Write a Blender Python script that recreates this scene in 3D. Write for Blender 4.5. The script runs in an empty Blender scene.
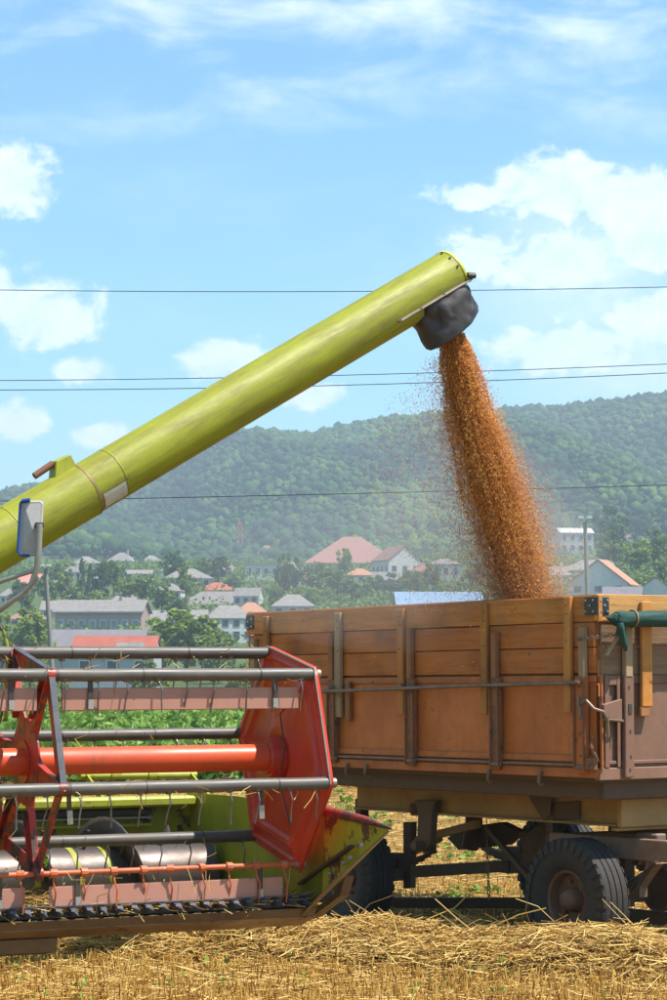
import bpy, math, random
import numpy as np
from mathutils import Vector, Matrix, noise as mnoise

R = math.radians
random.seed(7)
rng = np.random.default_rng(11)
scene = bpy.context.scene
COL = scene.collection

# ------------------------------------------------------------------ camera
CAM_H, FPX, CX, HY = 2.1, 2400.0, 333.5, 660.0        # eye height, focal length in photo pixels, principal column, horizon row
cam_d = bpy.data.cameras.new('camera')
cam = bpy.data.objects.new('camera', cam_d)
COL.objects.link(cam)
cam.location = (0, 0, CAM_H)
cam.rotation_euler = (R(90), 0, 0)
cam_d.sensor_fit = 'HORIZONTAL'
cam_d.sensor_width = 36.0
cam_d.lens = FPX / 667.0 * 36.0
cam_d.shift_y = (HY - 500.0) / 667.0
cam_d.clip_start = 0.1
cam_d.clip_end = 20000
scene.camera = cam

# ------------------------------------------------------------------ light
SUN_TO = Vector((0.42, -0.13, 0.90)).normalized()      # towards the sun
SUN_EL = math.asin(SUN_TO.z)
SUN_AZ = math.atan2(SUN_TO.x, SUN_TO.y)                 # clockwise from +Y
sun_d = bpy.data.lights.new('sun', 'SUN')
sun_d.energy = 5.0
sun_d.angle = R(0.5)
sun_d.color = (1.0, 0.945, 0.86)
sun = bpy.data.objects.new('sun', sun_d)
COL.objects.link(sun)
sun.rotation_euler = (-SUN_TO).to_track_quat('-Z', 'Y').to_euler()
sun.location = (20, -20, 40)

world = bpy.data.worlds.new('World')
scene.world = world
world.use_nodes = True
wt = world.node_tree
wt.nodes.clear()

def wn(t, **kw):
    n = wt.nodes.new(t)
    for k, v in kw.items():
        setattr(n, k, v)
    return n

def wmath(op, a, b=None, clamp=False):
    n = wn('ShaderNodeMath', operation=op, use_clamp=clamp)
    for i, v in enumerate((a, b)):
        if v is None:
            continue
        if isinstance(v, (int, float)):
            n.inputs[i].default_value = v
        else:
            wt.links.new(v, n.inputs[i])
    return n.outputs[0]

sky = wn('ShaderNodeTexSky', sky_type='NISHITA')
sky.sun_disc = False
sky.sun_elevation = SUN_EL
sky.sun_rotation = SUN_AZ
sky.altitude = 300
sky.air_density = 1.0
sky.dust_density = 0.25
sky.ozone_density = 2.2
tc = wn('ShaderNodeTexCoord')
sep = wn('ShaderNodeSeparateXYZ')
wt.links.new(tc.outputs['Generated'], sep.inputs[0])
az = wmath('ARCTAN2', sep.outputs[0], sep.outputs[1])
el = wmath('ARCSINE', sep.outputs[2])
azel = wn('ShaderNodeCombineXYZ')
wt.links.new(az, azel.inputs[0]); wt.links.new(el, azel.inputs[1])
def wnoise(vec, scale, detail, rough, sx=1.0, sy=1.0, off=(0, 0, 0), dist=0.0):
    m = wn('ShaderNodeMapping'); m.inputs['Scale'].default_value = (sx, sy, 1)
    m.inputs['Location'].default_value = off
    wt.links.new(vec, m.inputs[0])
    n = wn('ShaderNodeTexNoise'); n.inputs['Scale'].default_value = scale
    n.inputs['Detail'].default_value = detail; n.inputs['Roughness'].default_value = rough
    n.inputs['Distortion'].default_value = dist
    wt.links.new(m.outputs[0], n.inputs[0])
    return n.outputs[0]
AE = azel.outputs[0]
n_edge = wnoise(AE, 55, 9, 0.62, 1.0, 1.25, dist=0.25)          # lumps on the cumulus
n_fine = wnoise(AE, 150, 5, 0.6, 1.0, 1.2)
n_wisp = wnoise(AE, 20, 7, 0.60, 0.7, 2.0, (3.1, 1.9, 0), 0.4)  # stretched thin cloud
n_far = wnoise(AE, 9, 8, 0.6, 1.0, 2.6, (7.3, 2.2, 0))          # cloud over the rest of the sky
n_far2 = wnoise(AE, 30, 6, 0.6, 0.8, 1.6, (1.3, 4.2, 0), 0.5)
def blob(px, py, rx, ry):
    a = math.atan((px - CX) / FPX); e = math.atan((HY - py) / FPX)
    m = wn('ShaderNodeMapping', vector_type='POINT')
    m.inputs['Location'].default_value = (-a * FPX / rx, -e * FPX / ry, 0)
    m.inputs['Scale'].default_value = (FPX / rx, FPX / ry, 0)
    wt.links.new(AE, m.inputs[0])
    l = wn('ShaderNodeVectorMath', operation='LENGTH')
    wt.links.new(m.outputs[0], l.inputs[0])
    return wmath('SUBTRACT', 1.0, l.outputs['Value'])
CUMULUS = [(10, 185, 62, 42), (40, 318, 80, 46), (-40, 300, 90, 60), (14, 424, 42, 28), (85, 372, 38, 20), (230, 360, 66, 30),
           (560, 190, 105, 42), (470, 196, 60, 18), (640, 205, 95, 40), (560, 262, 105, 42), (655, 245, 90, 48), (560, 352, 115, 36),
           (680, 322, 105, 50), (480, 255, 50, 32), (105, 437, 40, 16), (300, 395, 50, 20)]
acc = None
for b in CUMULUS:
    v = blob(*b)
    acc = v if acc is None else wmath('MAXIMUM', acc, v)
acc = wmath('MAXIMUM', acc, -1.0)
far = wmath('MULTIPLY', wmath('SUBTRACT', n_far, 0.62), 4.0)     # clouds elsewhere, same kind
infr = wn('ShaderNodeMapRange'); infr.inputs[1].default_value = 0.16; infr.inputs[2].default_value = 0.30
wt.links.new(wmath('MAXIMUM', wmath('ABSOLUTE', az), wmath('SUBTRACT', el, 0.13)), infr.inputs[0])
farm = wmath('ADD', far, wmath('MULTIPLY', wmath('SUBTRACT', infr.outputs[0], 1.0), 3.0))
acc = wmath('MAXIMUM', acc, farm)
dens = wmath('ADD', wmath('MULTIPLY', acc, 0.75), wmath('MULTIPLY', wmath('SUBTRACT', n_edge, 0.5), 1.15))
dens = wmath('ADD', dens, wmath('MULTIPLY', wmath('SUBTRACT', n_fine, 0.5), 0.35))
cm = wn('ShaderNodeMapRange', interpolation_type='SMOOTHSTEP')
cm.inputs[1].default_value = 0.07; cm.inputs[2].default_value = 0.40
wt.links.new(dens, cm.inputs[0])
# thin high streaks: more of them at the upper part of the view and higher
wmk = wn('ShaderNodeMapRange', interpolation_type='SMOOTHSTEP'); wmk.inputs[1].default_value = 0.40; wmk.inputs[2].default_value = 0.78
wt.links.new(n_wisp, wmk.inputs[0])
wel = wn('ShaderNodeMapRange', interpolation_type='SMOOTHSTEP'); wel.inputs[1].default_value = 0.195; wel.inputs[2].default_value = 0.25
wt.links.new(el, wel.inputs[0])
wisp = wmath('MULTIPLY', wmk.outputs[0], wmath('ADD', wmath('MULTIPLY', wel.outputs[0], 0.65), 0.10))
veil = None
for b in ((590, 275, 190, 130), (640, 360, 170, 90)):
    v = wmath('MAXIMUM', blob(*b), 0.0)
    veil = v if veil is None else wmath('MAXIMUM', veil, v)
veil = wmath('MULTIPLY', veil, wmath('MULTIPLY', n_far2, 1.3))
cover = wmath('MAXIMUM', wmath('MULTIPLY', cm.outputs[0], 0.82), wmath('MAXIMUM', wisp, veil))
shade = wn('ShaderNodeMapRange'); shade.inputs[1].default_value = 0.2; shade.inputs[2].default_value = 0.9
wt.links.new(wmath('ADD', n_edge, wmath('MULTIPLY', wmath('SUBTRACT', n_fine, 0.5), 0.4)), shade.inputs[0])
ccol = wn('ShaderNodeMix', data_type='RGBA')
ccol.inputs[6].default_value = (5.4, 6.6, 7.6, 1); ccol.inputs[7].default_value = (9.0, 9.1, 9.1, 1)
wt.links.new(shade.outputs[0], ccol.inputs[0])
smix = wn('ShaderNodeMix', data_type='RGBA')
wt.links.new(cover, smix.inputs[0])
skyt = wn('ShaderNodeMix', data_type='RGBA', blend_type='MULTIPLY')
skyt.inputs[0].default_value = 1.0
skyt.inputs[7].default_value = (0.60, 1.05, 1.15, 1)
wt.links.new(sky.outputs[0], skyt.inputs[6])
wt.links.new(skyt.outputs[2], smix.inputs[6]); wt.links.new(ccol.outputs[2], smix.inputs[7])
bg = wn('ShaderNodeBackground'); bg.inputs['Strength'].default_value = 0.099
wt.links.new(smix.outputs[2], bg.inputs['Color'])
wo = wn('ShaderNodeOutputWorld')
wt.links.new(bg.outputs[0], wo.inputs['Surface'])

vs = scene.view_settings
vs.view_transform = 'Standard'; vs.look = 'None'; vs.gamma = 1.0; vs.use_curve_mapping = False
vs.exposure = 0.84
scene.cycles.use_denoising = True
scene.cycles.max_bounces = 6
scene.cycles.diffuse_bounces = 3
scene.cycles.glossy_bounces = 2
scene.cycles.transmission_bounces = 3
scene.cycles.volume_bounces = 0
scene.cycles.caustics_reflective = False
scene.cycles.caustics_refractive = False

# ------------------------------------------------------------------ helpers: objects
def obj(name, mesh, mat=None, parent=None, smooth=False, bevel=0.0, loc=None, rot=None):
    o = bpy.data.objects.new(name, mesh)
    COL.objects.link(o)
    if parent is not None:
        o.parent = parent
    if mat is not None and mesh is not None and len(mesh.materials) == 0:
        mesh.materials.append(mat)
    if smooth:
        mesh.polygons.foreach_set('use_smooth', [True] * len(mesh.polygons))
    if bevel:
        b = o.modifiers.new('bevel', 'BEVEL'); b.width = bevel; b.segments = 1; b.limit_method = 'ANGLE'; b.angle_limit = R(40)
    if loc is not None: o.location = loc
    if rot is not None: o.rotation_euler = rot
    return o

def tag(o, label=None, cat=None, group=None, kind=None):
    if label: o['label'] = label
    if cat: o['category'] = cat
    if group: o['group'] = group
    if kind: o['kind'] = kind
    return o

def thing(name, label, cat, loc=(0, 0, 0), rz=0.0, group=None):
    o = bpy.data.objects.new(name, None)
    COL.objects.link(o)
    o.location = loc; o.rotation_euler = (0, 0, rz); o.empty_display_size = 0.3
    return tag(o, label, cat, group)

def copy_tree(o, parent=None):
    c = o.copy(); COL.objects.link(c); c.parent = parent
    for ch in [x for x in o.children]:
        copy_tree(ch, c)
    return c

class MB:
    """collects simple solids, then links them as one mesh object"""
    def __init__(s): s.v = []; s.f = []
    def add(s, vs, fs):
        n = len(s.v); s.v += [tuple(p) for p in vs]; s.f += [tuple(i + n for i in f) for f in fs]; return s
    def box(s, a, b):
        x0, y0, z0 = a; x1, y1, z1 = b
        if x0 > x1: x0, x1 = x1, x0
        if y0 > y1: y0, y1 = y1, y0
        if z0 > z1: z0, z1 = z1, z0
        return s.add([(x0,y0,z0),(x1,y0,z0),(x1,y1,z0),(x0,y1,z0),(x0,y0,z1),(x1,y0,z1),(x1,y1,z1),(x0,y1,z1)],
                     [(0,3,2,1),(4,5,6,7),(0,1,5,4),(1,2,6,5),(2,3,7,6),(3,0,4,7)])
    def bar(s, p, q, w, h, up=(0, 0, 1)):
        """rectangular bar from p to q, w wide sideways, h high along up"""
        p, q, up = Vector(p), Vector(q), Vector(up)
        d = (q - p).normalized()
        side = d.cross(up)
        if side.length < 1e-4: side = d.cross(Vector((1, 0, 0)))
        side.normalize(); u = side.cross(d).normalized()
        vs = []
        for c in (p, q):
            for a, b in ((-1,-1),(1,-1),(1,1),(-1,1)):
                vs.append(c + side * (a * w / 2) + u * (b * h / 2))
        return s.add(vs, [(0,1,2,3),(7,6,5,4),(0,4,5,1),(1,5,6,2),(2,6,7,3),(3,7,4,0)])
    def tube(s, pts, r, n=10, caps=True):
        pts = [Vector(p) for p in pts]
        rs = r if isinstance(r, (list, tuple)) else [r] * len(pts)
        base = len(s.v); ref = None; vs = []; fs = []
        for i, p in enumerate(pts):
            d = (pts[min(i + 1, len(pts) - 1)] - pts[max(i - 1, 0)]).normalized()
            if ref is None:
                ref = d.orthogonal().normalized()
            ref = (ref - d * ref.dot(d)).normalized()
            b = d.cross(ref)
            for k in range(n):
                t = 2 * math.pi * k / n
                vs.append(p + (ref * math.cos(t) + b * math.sin(t)) * rs[i])
        for i in range(len(pts) - 1):
            for k in range(n):
                k2 = (k + 1) % n
                fs.append((i*n + k, i*n + k2, (i+1)*n + k2, (i+1)*n + k))
        if caps:
            fs.append(tuple(range(n - 1, -1, -1))); fs.append(tuple(range((len(pts)-1)*n, len(pts)*n)))
        return s.add(vs, fs)
    def lathe(s, prof, c=(0, 0, 0), ax=(1, 0, 0), n=32, closed=False):
        """prof: (axial, radius) pairs turned about ax through c"""
        c, ax = Vector(c), Vector(ax).normalized()
        e = ax.orthogonal().normalized(); g = ax.cross(e)
        vs = []; fs = []
        m = len(prof)
        for k in range(n):
            t = 2 * math.pi * k / n
            d = e * math.cos(t) + g * math.sin(t)
            for a, r in prof:
                vs.append(c + ax * a + d * r)
        for k in range(n):
            k2 = (k + 1) % n
            for i in range(m if closed else m - 1):
                i2 = (i + 1) % m
                fs.append((k*m + i, k*m + i2, k2*m + i2, k2*m + i))
        return s.add(vs, fs)
    def prism(s, poly, vec):
        """3-D polygon pushed along vec"""
        vec = Vector(vec); n = len(poly); P = [Vector(p) for p in poly]
        return s.add(P + [p + vec for p in P],
                     [tuple(range(n)), tuple(range(2*n - 1, n - 1, -1))] + [(i, n + i, n + (i+1) % n, (i+1) % n)[::-1] for i in range(n)])
    def mesh(s, name='mesh'):
        me = bpy.data.meshes.new(name)
        me.from_pydata(s.v, [], s.f); me.validate(); me.update()
        import bmesh
        bm = bmesh.new(); bm.from_mesh(me); bmesh.ops.recalc_face_normals(bm, faces=bm.faces); bm.to_mesh(me); bm.free()
        return me
    def build(s, name, mat, parent=None, smooth=False, bevel=0.0):
        me = s.mesh(name)
        o = obj(name, me, mat, parent, False, bevel)
        if smooth:
            me.polygons.foreach_set('use_smooth', [True] * len(me.polygons))
            me.set_sharp_from_angle(angle=R(38))
        return o

def fastmesh(name, V, F, rnd=None):
    """numpy arrays to a mesh; rnd is a number per vertex, read by the material"""
    V = np.asarray(V, np.float32); F = np.asarray(F, np.int32)
    me = bpy.data.meshes.new(name)
    me.vertices.add(len(V)); me.vertices.foreach_set('co', V.ravel())
    k = F.shape[1]
    me.loops.add(F.size); me.loops.foreach_set('vertex_index', F.ravel())
    me.polygons.add(len(F))
    me.polygons.foreach_set('loop_start', np.arange(0, F.size, k, dtype=np.int32))
    me.update(calc_edges=True)
    if rnd is not None:
        a = me.attributes.new('rnd', 'FLOAT', 'POINT'); a.data.foreach_set('value', np.asarray(rnd, np.float32))
    return me

def strands(P, D, Lh, r, bend=None, seg=2):
    """many thin three-sided stalks: bases P, unit directions D, lengths, radii, optional sag vectors"""
    n = len(P); Lh = np.broadcast_to(Lh, (n,)); r = np.broadcast_to(r, (n,))
    t = rng.normal(size=(n, 3)); s1 = np.cross(D, t); s1 /= np.linalg.norm(s1, axis=1, keepdims=True) + 1e-9
    s2 = np.cross(D, s1)
    V = np.zeros((n, seg, 3, 3))
    for i in range(seg):
        q = i / (seg - 1)
        c = P + D * (Lh * q)[:, None]
        if bend is not None: c = c + bend * (4 * q * (1 - q))
        for k in range(3):
            a = 2 * math.pi * k / 3
            V[:, i, k] = c + (s1 * math.cos(a) + s2 * math.sin(a)) * r[:, None]
    f = []
    for i in range(seg - 1):
        for k in range(3):
            k2 = (k + 1) % 3
            f.append((i*3 + k, i*3 + k2, (i+1)*3 + k2, (i+1)*3 + k))
    F = (np.array(f)[None] + (np.arange(n) * seg * 3)[:, None, None]).reshape(-1, 4)
    return V.reshape(-1, 3), F, np.repeat(rng.random(n), seg * 3)

def leaves(P, size, up=0.0, aspect=1.6):
    """one bent leaf-sized quad at each point"""
    n = len(P); size = np.broadcast_to(size, (n,))
    nrm = rng.normal(size=(n, 3)); nrm[:, 2] += up; nrm /= np.linalg.norm(nrm, axis=1, keepdims=True)
    t = rng.normal(size=(n, 3)); a = np.cross(nrm, t); a /= np.linalg.norm(a, axis=1, keepdims=True); b = np.cross(nrm, a)
    a = a * (size * aspect / 2)[:, None]; b = b * (size / 2)[:, None]
    V = np.stack([P - a, P - b * .9, P + a, P + b * .9], 1).reshape(-1, 3)
    F = np.arange(n * 4).reshape(-1, 4)
    return V, F, np.repeat(rng.random(n), 4)

def merge(parts):
    Vs, Fs, Rs, o = [], [], [], 0
    for V, F, r in parts:
        Vs.append(V); Fs.append(F + o); Rs.append(r); o += len(V)
    return np.concatenate(Vs), np.concatenate(Fs), np.concatenate(Rs)

# ------------------------------------------------------------------ helpers: materials
MATS = {}
class NT:
    def __init__(s, name):
        s.m = bpy.data.materials.new(name); s.m.use_nodes = True; s.t = s.m.node_tree
        s.b = s.t.nodes['Principled BSDF']; s.out = s.t.nodes['Material Output']
        MATS[name] = s.m
    def n(s, t, **kw):
        x = s.t.nodes.new(t)
        for k, v in kw.items(): setattr(x, k, v)
        return x
    def l(s, a, b): s.t.links.new(a, b)
    def coords(s, scale=(1, 1, 1), jitter=True):
        tc = s.n('ShaderNodeTexCoord'); out = tc.outputs['Object']
        if jitter:
            oi = s.n('ShaderNodeObjectInfo'); mul = s.n('ShaderNodeMath', operation='MULTIPLY'); mul.inputs[1].default_value = 37.0
            s.l(oi.outputs['Random'], mul.inputs[0])
            add = s.n('ShaderNodeVectorMath', operation='ADD'); s.l(out, add.inputs[0]); s.l(mul.outputs[0], add.inputs[1]); out = add.outputs[0]
        mp = s.n('ShaderNodeMapping'); mp.inputs['Scale'].default_value = scale; s.l(out, mp.inputs[0])
        return mp.outputs[0]
    def noise(s, vec, scale, detail=5, rough=0.6, dist=0.0):
        x = s.n('ShaderNodeTexNoise'); x.inputs['Scale'].default_value = scale; x.inputs['Detail'].default_value = detail
        x.inputs['Roughness'].default_value = rough; x.inputs['Distortion'].default_value = dist
        s.l(vec, x.inputs['Vector']); return x.outputs['Fac']
    def rng(s, v, a, b, lo=0.0, hi=1.0):
        x = s.n('ShaderNodeMapRange'); x.inputs[1].default_value = a; x.inputs[2].default_value = b
        x.inputs[3].default_value = lo; x.inputs[4].default_value = hi; s.l(v, x.inputs[0]); return x.outputs[0]
    def mix(s, f, a, b, mode='MIX'):
        x = s.n('ShaderNodeMix', data_type='RGBA', blend_type=mode)
        for i, v in ((0, f), (6, a), (7, b)):
            if isinstance(v, (int, float)): x.inputs[i].default_value = v
            elif isinstance(v, (tuple, list)): x.inputs[i].default_value = (*v, 1)
            else: s.l(v, x.inputs[i])
        return x.outputs[2]
    def ramp(s, v, stops):
        x = s.n('ShaderNodeValToRGB'); e = x.color_ramp.elements
        while len(e) < len(stops): e.new(0.5)
        for i, (p, c) in enumerate(stops): e[i].position = p; e[i].color = (*c, 1)
        s.l(v, x.inputs[0]); return x.outputs[0]
    def bump(s, v, strength, dist=0.01):
        x = s.n('ShaderNodeBump'); x.inputs['Strength'].default_value = strength; x.inputs['Distance'].default_value = dist
        s.l(v, x.inputs['Height']); s.l(x.outputs[0], s.b.inputs['Normal'])
    def set(s, col=None, rough=None, metal=None, spec=None):
        for k, v in (('Base Color', col), ('Roughness', rough), ('Metallic', metal), ('Specular IOR Level', spec)):
            if v is None: continue
            if isinstance(v, (int, float)): s.b.inputs[k].default_value = v
            elif isinstance(v, tuple): s.b.inputs[k].default_value = (*v, 1)
            else: s.l(v, s.b.inputs[k])
        return s.m

def m_paint(name, col, dirt, amount=0.5, scale=4.0, rough=0.45, metal=0.0, bump=0.05, rust=None, rust_at=0.62, var=0.12, rust_scale=None, specks=None, dent=0.0):
    """paint with patchy dirt and, if asked for, hard-edged worn patches"""
    t = NT(name); v = t.coords()
    n1 = t.noise(v, scale, 7, 0.65); n2 = t.noise(v, scale * 6, 5, 0.6)
    c = t.mix(t.rng(n1, 0.35, 0.75, 0, amount), col, dirt)
    c = t.mix(t.rng(n2, 0.5, 0.8, 0, amount * 0.7), c, dirt)
    if rust:
        n3 = t.noise(v, rust_scale or scale * 1.7, 9, 0.7)
        c = t.mix(t.rng(n3, rust_at, rust_at + 0.03), c, rust)
    if specks:
        n4 = t.noise(v, 26, 8, 0.75); n5 = t.noise(v, 3.0, 4, 0.6)
        thr = t.n('ShaderNodeMath', operation='ADD'); t.l(n4, thr.inputs[0]); t.l(t.rng(n5, 0.3, 0.7, -0.08, 0.08), thr.inputs[1])
        c = t.mix(t.rng(thr.outputs[0], 0.62, 0.67, 0, 0.85), c, specks)
        dr = t.noise(t.coords((16, 16, 1.1)), 1.0, 6, 0.7)
        c = t.mix(t.rng(dr, 0.56, 0.76, 0, 0.55), c, specks)
    oi = t.n('ShaderNodeObjectInfo')
    k = t.rng(oi.outputs['Random'], 0, 1, 1 - var, 1 + var * 0.4)
    c = t.mix(1.0, c, k, 'MULTIPLY')
    hgt = n2
    if dent:
        nd = t.noise(v, 2.4, 2, 0.5); ad = t.n('ShaderNodeMath', operation='MULTIPLY_ADD'); t.l(nd, ad.inputs[0]); ad.inputs[1].default_value = dent; t.l(n2, ad.inputs[2]); hgt = ad.outputs[0]
    t.bump(hgt, bump * 2)
    return t.set(c, t.rng(n1, 0.2, 0.8, rough - 0.1, rough + 0.2), metal)

def m_wood(name, cols, axis, dark=(0.06, 0.03, 0.015), rough=0.75, stain=0.5, var=0.25, bump=0.35, fine=1.0):
    t = NT(name)
    sc = [14 * fine, 14 * fine, 14 * fine]; sc[axis] = 0.9
    v = t.coords(tuple(sc)); g = t.noise(v, 2.2, 8, 0.7, 0.6)
    v2 = t.coords((1, 1, 1)); big = t.noise(v2, 2.6, 5, 0.6); kn = t.noise(v2, 9, 2, 0.5)
    c = t.ramp(g, [(0.25, cols[0]), (0.5, cols[1]), (0.75, cols[2])])
    c = t.mix(t.rng(big, 0.5, 0.8, 0, stain), c, dark)
    c = t.mix(t.rng(kn, 0.70, 0.76, 0, 0.7), c, dark)
    ds = t.noise(v2, 5.5, 7, 0.7)
    c = t.mix(t.rng(ds, 0.45, 0.75, 0, 0.42), c, (0.34, 0.215, 0.125))
    sc2 = [40, 40, 40]; sc2[axis] = 2.2
    cr = t.noise(t.coords(tuple(sc2)), 1.0, 5, 0.65)
    c = t.mix(t.rng(cr, 0.64, 0.70, 0, 0.65), c, dark)
    oi = t.n('ShaderNodeObjectInfo')
    c = t.mix(1.0, c, t.rng(oi.outputs['Random'], 0, 1, 1 - var, 1.08), 'MULTIPLY')
    t.bump(g, bump, 0.01)
    return t.set(c, rough, 0, 0.25)

def m_rnd(name, stops, rough=0.8, trans=0.0, spec=0.2, noise_scale=None):
    """colour picked by the per-stalk / per-leaf number"""
    t = NT(name)
    a = t.n('ShaderNodeAttribute', attribute_name='rnd')
    f = a.outputs['Fac']
    if noise_scale:
        v = t.coords(jitter=False); nn = t.noise(v, noise_scale, 3, 0.6)
        mm = t.n('ShaderNodeMath', operation='ADD', use_clamp=True)
        m2 = t.n('ShaderNodeMath', operation='MULTIPLY'); m2.inputs[1].default_value = 0.5; t.l(f, m2.inputs[0])
        t.l(m2.outputs[0], mm.inputs[0]); t.l(t.rng(nn, 0.3, 0.7, 0, 0.5), mm.inputs[1]); f = mm.outputs[0]
    c = t.ramp(f, stops)
    t.set(c, rough, 0, spec)
    if trans:
        tr = t.n('ShaderNodeBsdfTranslucent'); t.l(c, tr.inputs[0])
        ms = t.n('ShaderNodeMixShader'); ms.inputs[0].default_value = trans
        t.l(t.b.outputs[0], ms.inputs[1]); t.l(tr.outputs[0], ms.inputs[2]); t.l(ms.outputs[0], t.out.inputs[0])
    return t.m

def m_plain(name, col, rough=0.7, metal=0.0, var=0.15, nscale=6.0, amt=0.25, spec=0.3):
    t = NT(name); v = t.coords(); n1 = t.noise(v, nscale, 6, 0.65)
    c = t.mix(t.rng(n1, 0.3, 0.8, 0, amt), col, tuple(x * 0.5 for x in col))
    oi = t.n('ShaderNodeObjectInfo')
    c = t.mix(1.0, c, t.rng(oi.outputs['Random'], 0, 1, 1 - var, 1.0), 'MULTIPLY')
    return t.set(c, rough, metal, spec)

# combine
M_lime = m_paint('lime paint', (0.355, 0.375, 0.013), (0.19, 0.165, 0.03), 0.75, 2.6, 0.46, rust=(0.21, 0.125, 0.035), rust_at=0.68, var=0.0, specks=(0.15, 0.10, 0.03), dent=4.0)
M_limeworn = m_paint('worn lime paint', (0.36, 0.36, 0.012), (0.20, 0.15, 0.03), 0.6, 4.0, 0.45, rust=(0.10, 0.04, 0.02), rust_at=0.56)
M_red = m_paint('red enamel', (0.56, 0.036, 0.010), (0.36, 0.032, 0.012), 0.6, 3.0, 0.33, rust=(0.16, 0.05, 0.025), rust_at=0.72, specks=(0.24, 0.06, 0.03), dent=3.0)
M_redworn = m_paint('worn red enamel', (0.48, 0.028, 0.010), (0.26, 0.024, 0.010), 0.6, 5.0, 0.42, rust=(0.075, 0.035, 0.022), rust_at=0.50)
M_orange = m_paint('orange red tube paint', (0.60, 0.068, 0.010), (0.40, 0.055, 0.016), 0.7, 3.0, 0.42, specks=(0.30, 0.06, 0.025))
M_orust = m_paint('rusty orange pipe', (0.62, 0.12, 0.03), (0.30, 0.11, 0.05), 0.9, 9.0, 0.5, rust=(0.35, 0.2, 0.10), rust_at=0.58)
M_sleeve = m_paint('grey pipe sleeve', (0.075, 0.066, 0.058), (0.17, 0.135, 0.10), 0.6, 3.0, 0.46, bump=0.03)
M_pink = m_paint('faded pink board', (0.50, 0.235, 0.165), (0.40, 0.175, 0.12), 0.5, 3.0, 0.6)
M_tine = m_paint('bare tine wire', (0.22, 0.20, 0.18), (0.10, 0.06, 0.04), 0.8, 20, 0.35, metal=0.6)
M_dsteel = m_paint('dark dirty steel', (0.05, 0.042, 0.038), (0.12, 0.08, 0.05), 0.8, 6, 0.5, metal=0.3)
M_guard = m_paint('blue grey guard steel', (0.055, 0.06, 0.08), (0.13, 0.12, 0.115), 0.8, 14, 0.5, metal=0.15)
M_steel = m_paint('polished drum steel', (0.15, 0.125, 0.115), (0.07, 0.045, 0.035), 0.9, 3.5, 0.42, metal=0.6)
M_tan = m_paint('worn tan sheet', (0.30, 0.185, 0.085), (0.11, 0.065, 0.032), 0.9, 4, 0.5, metal=0.15, rust=(0.06, 0.035, 0.02), rust_at=0.60)
M_skid = m_paint('dark skid sheet', (0.085, 0.055, 0.035), (0.20, 0.13, 0.07), 0.8, 5, 0.5, metal=0.2)
M_rubber = m_paint('black rubber flap', (0.022, 0.0175, 0.0165), (0.06, 0.048, 0.044), 0.8, 5, 0.48, bump=0.12)
M_rail = m_paint('grey clamp strip', (0.30, 0.27, 0.22), (0.18, 0.12, 0.08), 0.8, 12, 0.45, metal=0.5)
M_mirrorback = m_paint('grey white mirror shell', (0.52, 0.50, 0.47), (0.30, 0.27, 0.24), 0.6, 6, 0.5)
M_blue = m_plain('blue mirror rim', (0.015, 0.075, 0.27), 0.5)
M_galv = m_paint('galvanised tube', (0.42, 0.40, 0.36), (0.28, 0.24, 0.18), 0.6, 6, 0.4, metal=0.5)
M_label = m_paint('white sticker', (0.62, 0.58, 0.52), (0.42, 0.36, 0.30), 0.8, 12, 0.6)
M_glass = m_plain('cab glass', (0.03, 0.04, 0.05), 0.08)
M_tyre = m_paint('tyre rubber', (0.019, 0.0165, 0.015), (0.07, 0.054, 0.04), 0.6, 5, 0.75, bump=0.15)
# trailer
M_board = m_wood('orange painted board', [(0.36, 0.108, 0.026), (0.53, 0.170, 0.036), (0.58, 0.215, 0.05)], 1, stain=0.6, bump=.6)
M_boardtop = m_wood('varnished top board', [(0.34, 0.120, 0.024), (0.55, 0.205, 0.040), (0.64, 0.275, 0.065)], 1, stain=0.55, bump=.6)
M_boardx = m_wood('top board of the front', [(0.34, 0.155, 0.04), (0.55, 0.27, 0.075), (0.66, 0.36, 0.12)], 0, stain=0.3, fine=1.6)
M_greyx = m_wood('weathered grey board', [(0.15, 0.085, 0.048), (0.24, 0.14, 0.078), (0.32, 0.20, 0.115)], 0, stain=0.4)
M_slat = m_wood('orange slat', [(0.38, 0.145, 0.03), (0.53, 0.22, 0.045), (0.60, 0.28, 0.08)], 2, stain=0.6, bump=.6)
M_slatgrey = m_wood('bare grey slat', [(0.28, 0.19, 0.11), (0.38, 0.26, 0.15), (0.46, 0.33, 0.20)], 2, stain=0.4)
M_slatbrown = m_wood('brown stake', [(0.24, 0.10, 0.04), (0.32, 0.14, 0.055), (0.38, 0.18, 0.08)], 2, stain=0.5)
M_panel = m_paint('orange brown sheet steel', (0.60, 0.182, 0.032), (0.36, 0.105, 0.026), 0.9, 1.9, 0.55, rust=(0.30, 0.10, 0.03), rust_at=0.71, bump=0.06, var=0.10, specks=(0.22, 0.085, 0.03), dent=8.0)
M_frame = m_paint('orange frame steel', (0.55, 0.160, 0.032), (0.28, 0.095, 0.035), 0.8, 5, 0.55, rust=(0.13, 0.065, 0.04), rust_at=0.62)
M_post = m_paint('rusty post steel', (0.30, 0.115, 0.045), (0.15, 0.075, 0.045), 0.9, 6, 0.6, rust=(0.10, 0.06, 0.045), rust_at=0.58)
M_mauve = m_paint('faded mauve steel', (0.235, 0.125, 0.080), (0.16, 0.075, 0.042), 0.8, 2.2, 0.65, rust=(0.30, 0.12, 0.05), rust_at=0.64, specks=(0.30, 0.125, 0.05), dent=5.0)
M_chassis = m_paint('dusty ochre chassis', (0.40, 0.23, 0.075), (0.24, 0.13, 0.048), 0.8, 2.5, 0.65, rust=(0.16, 0.065, 0.025), rust_at=0.68)
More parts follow.
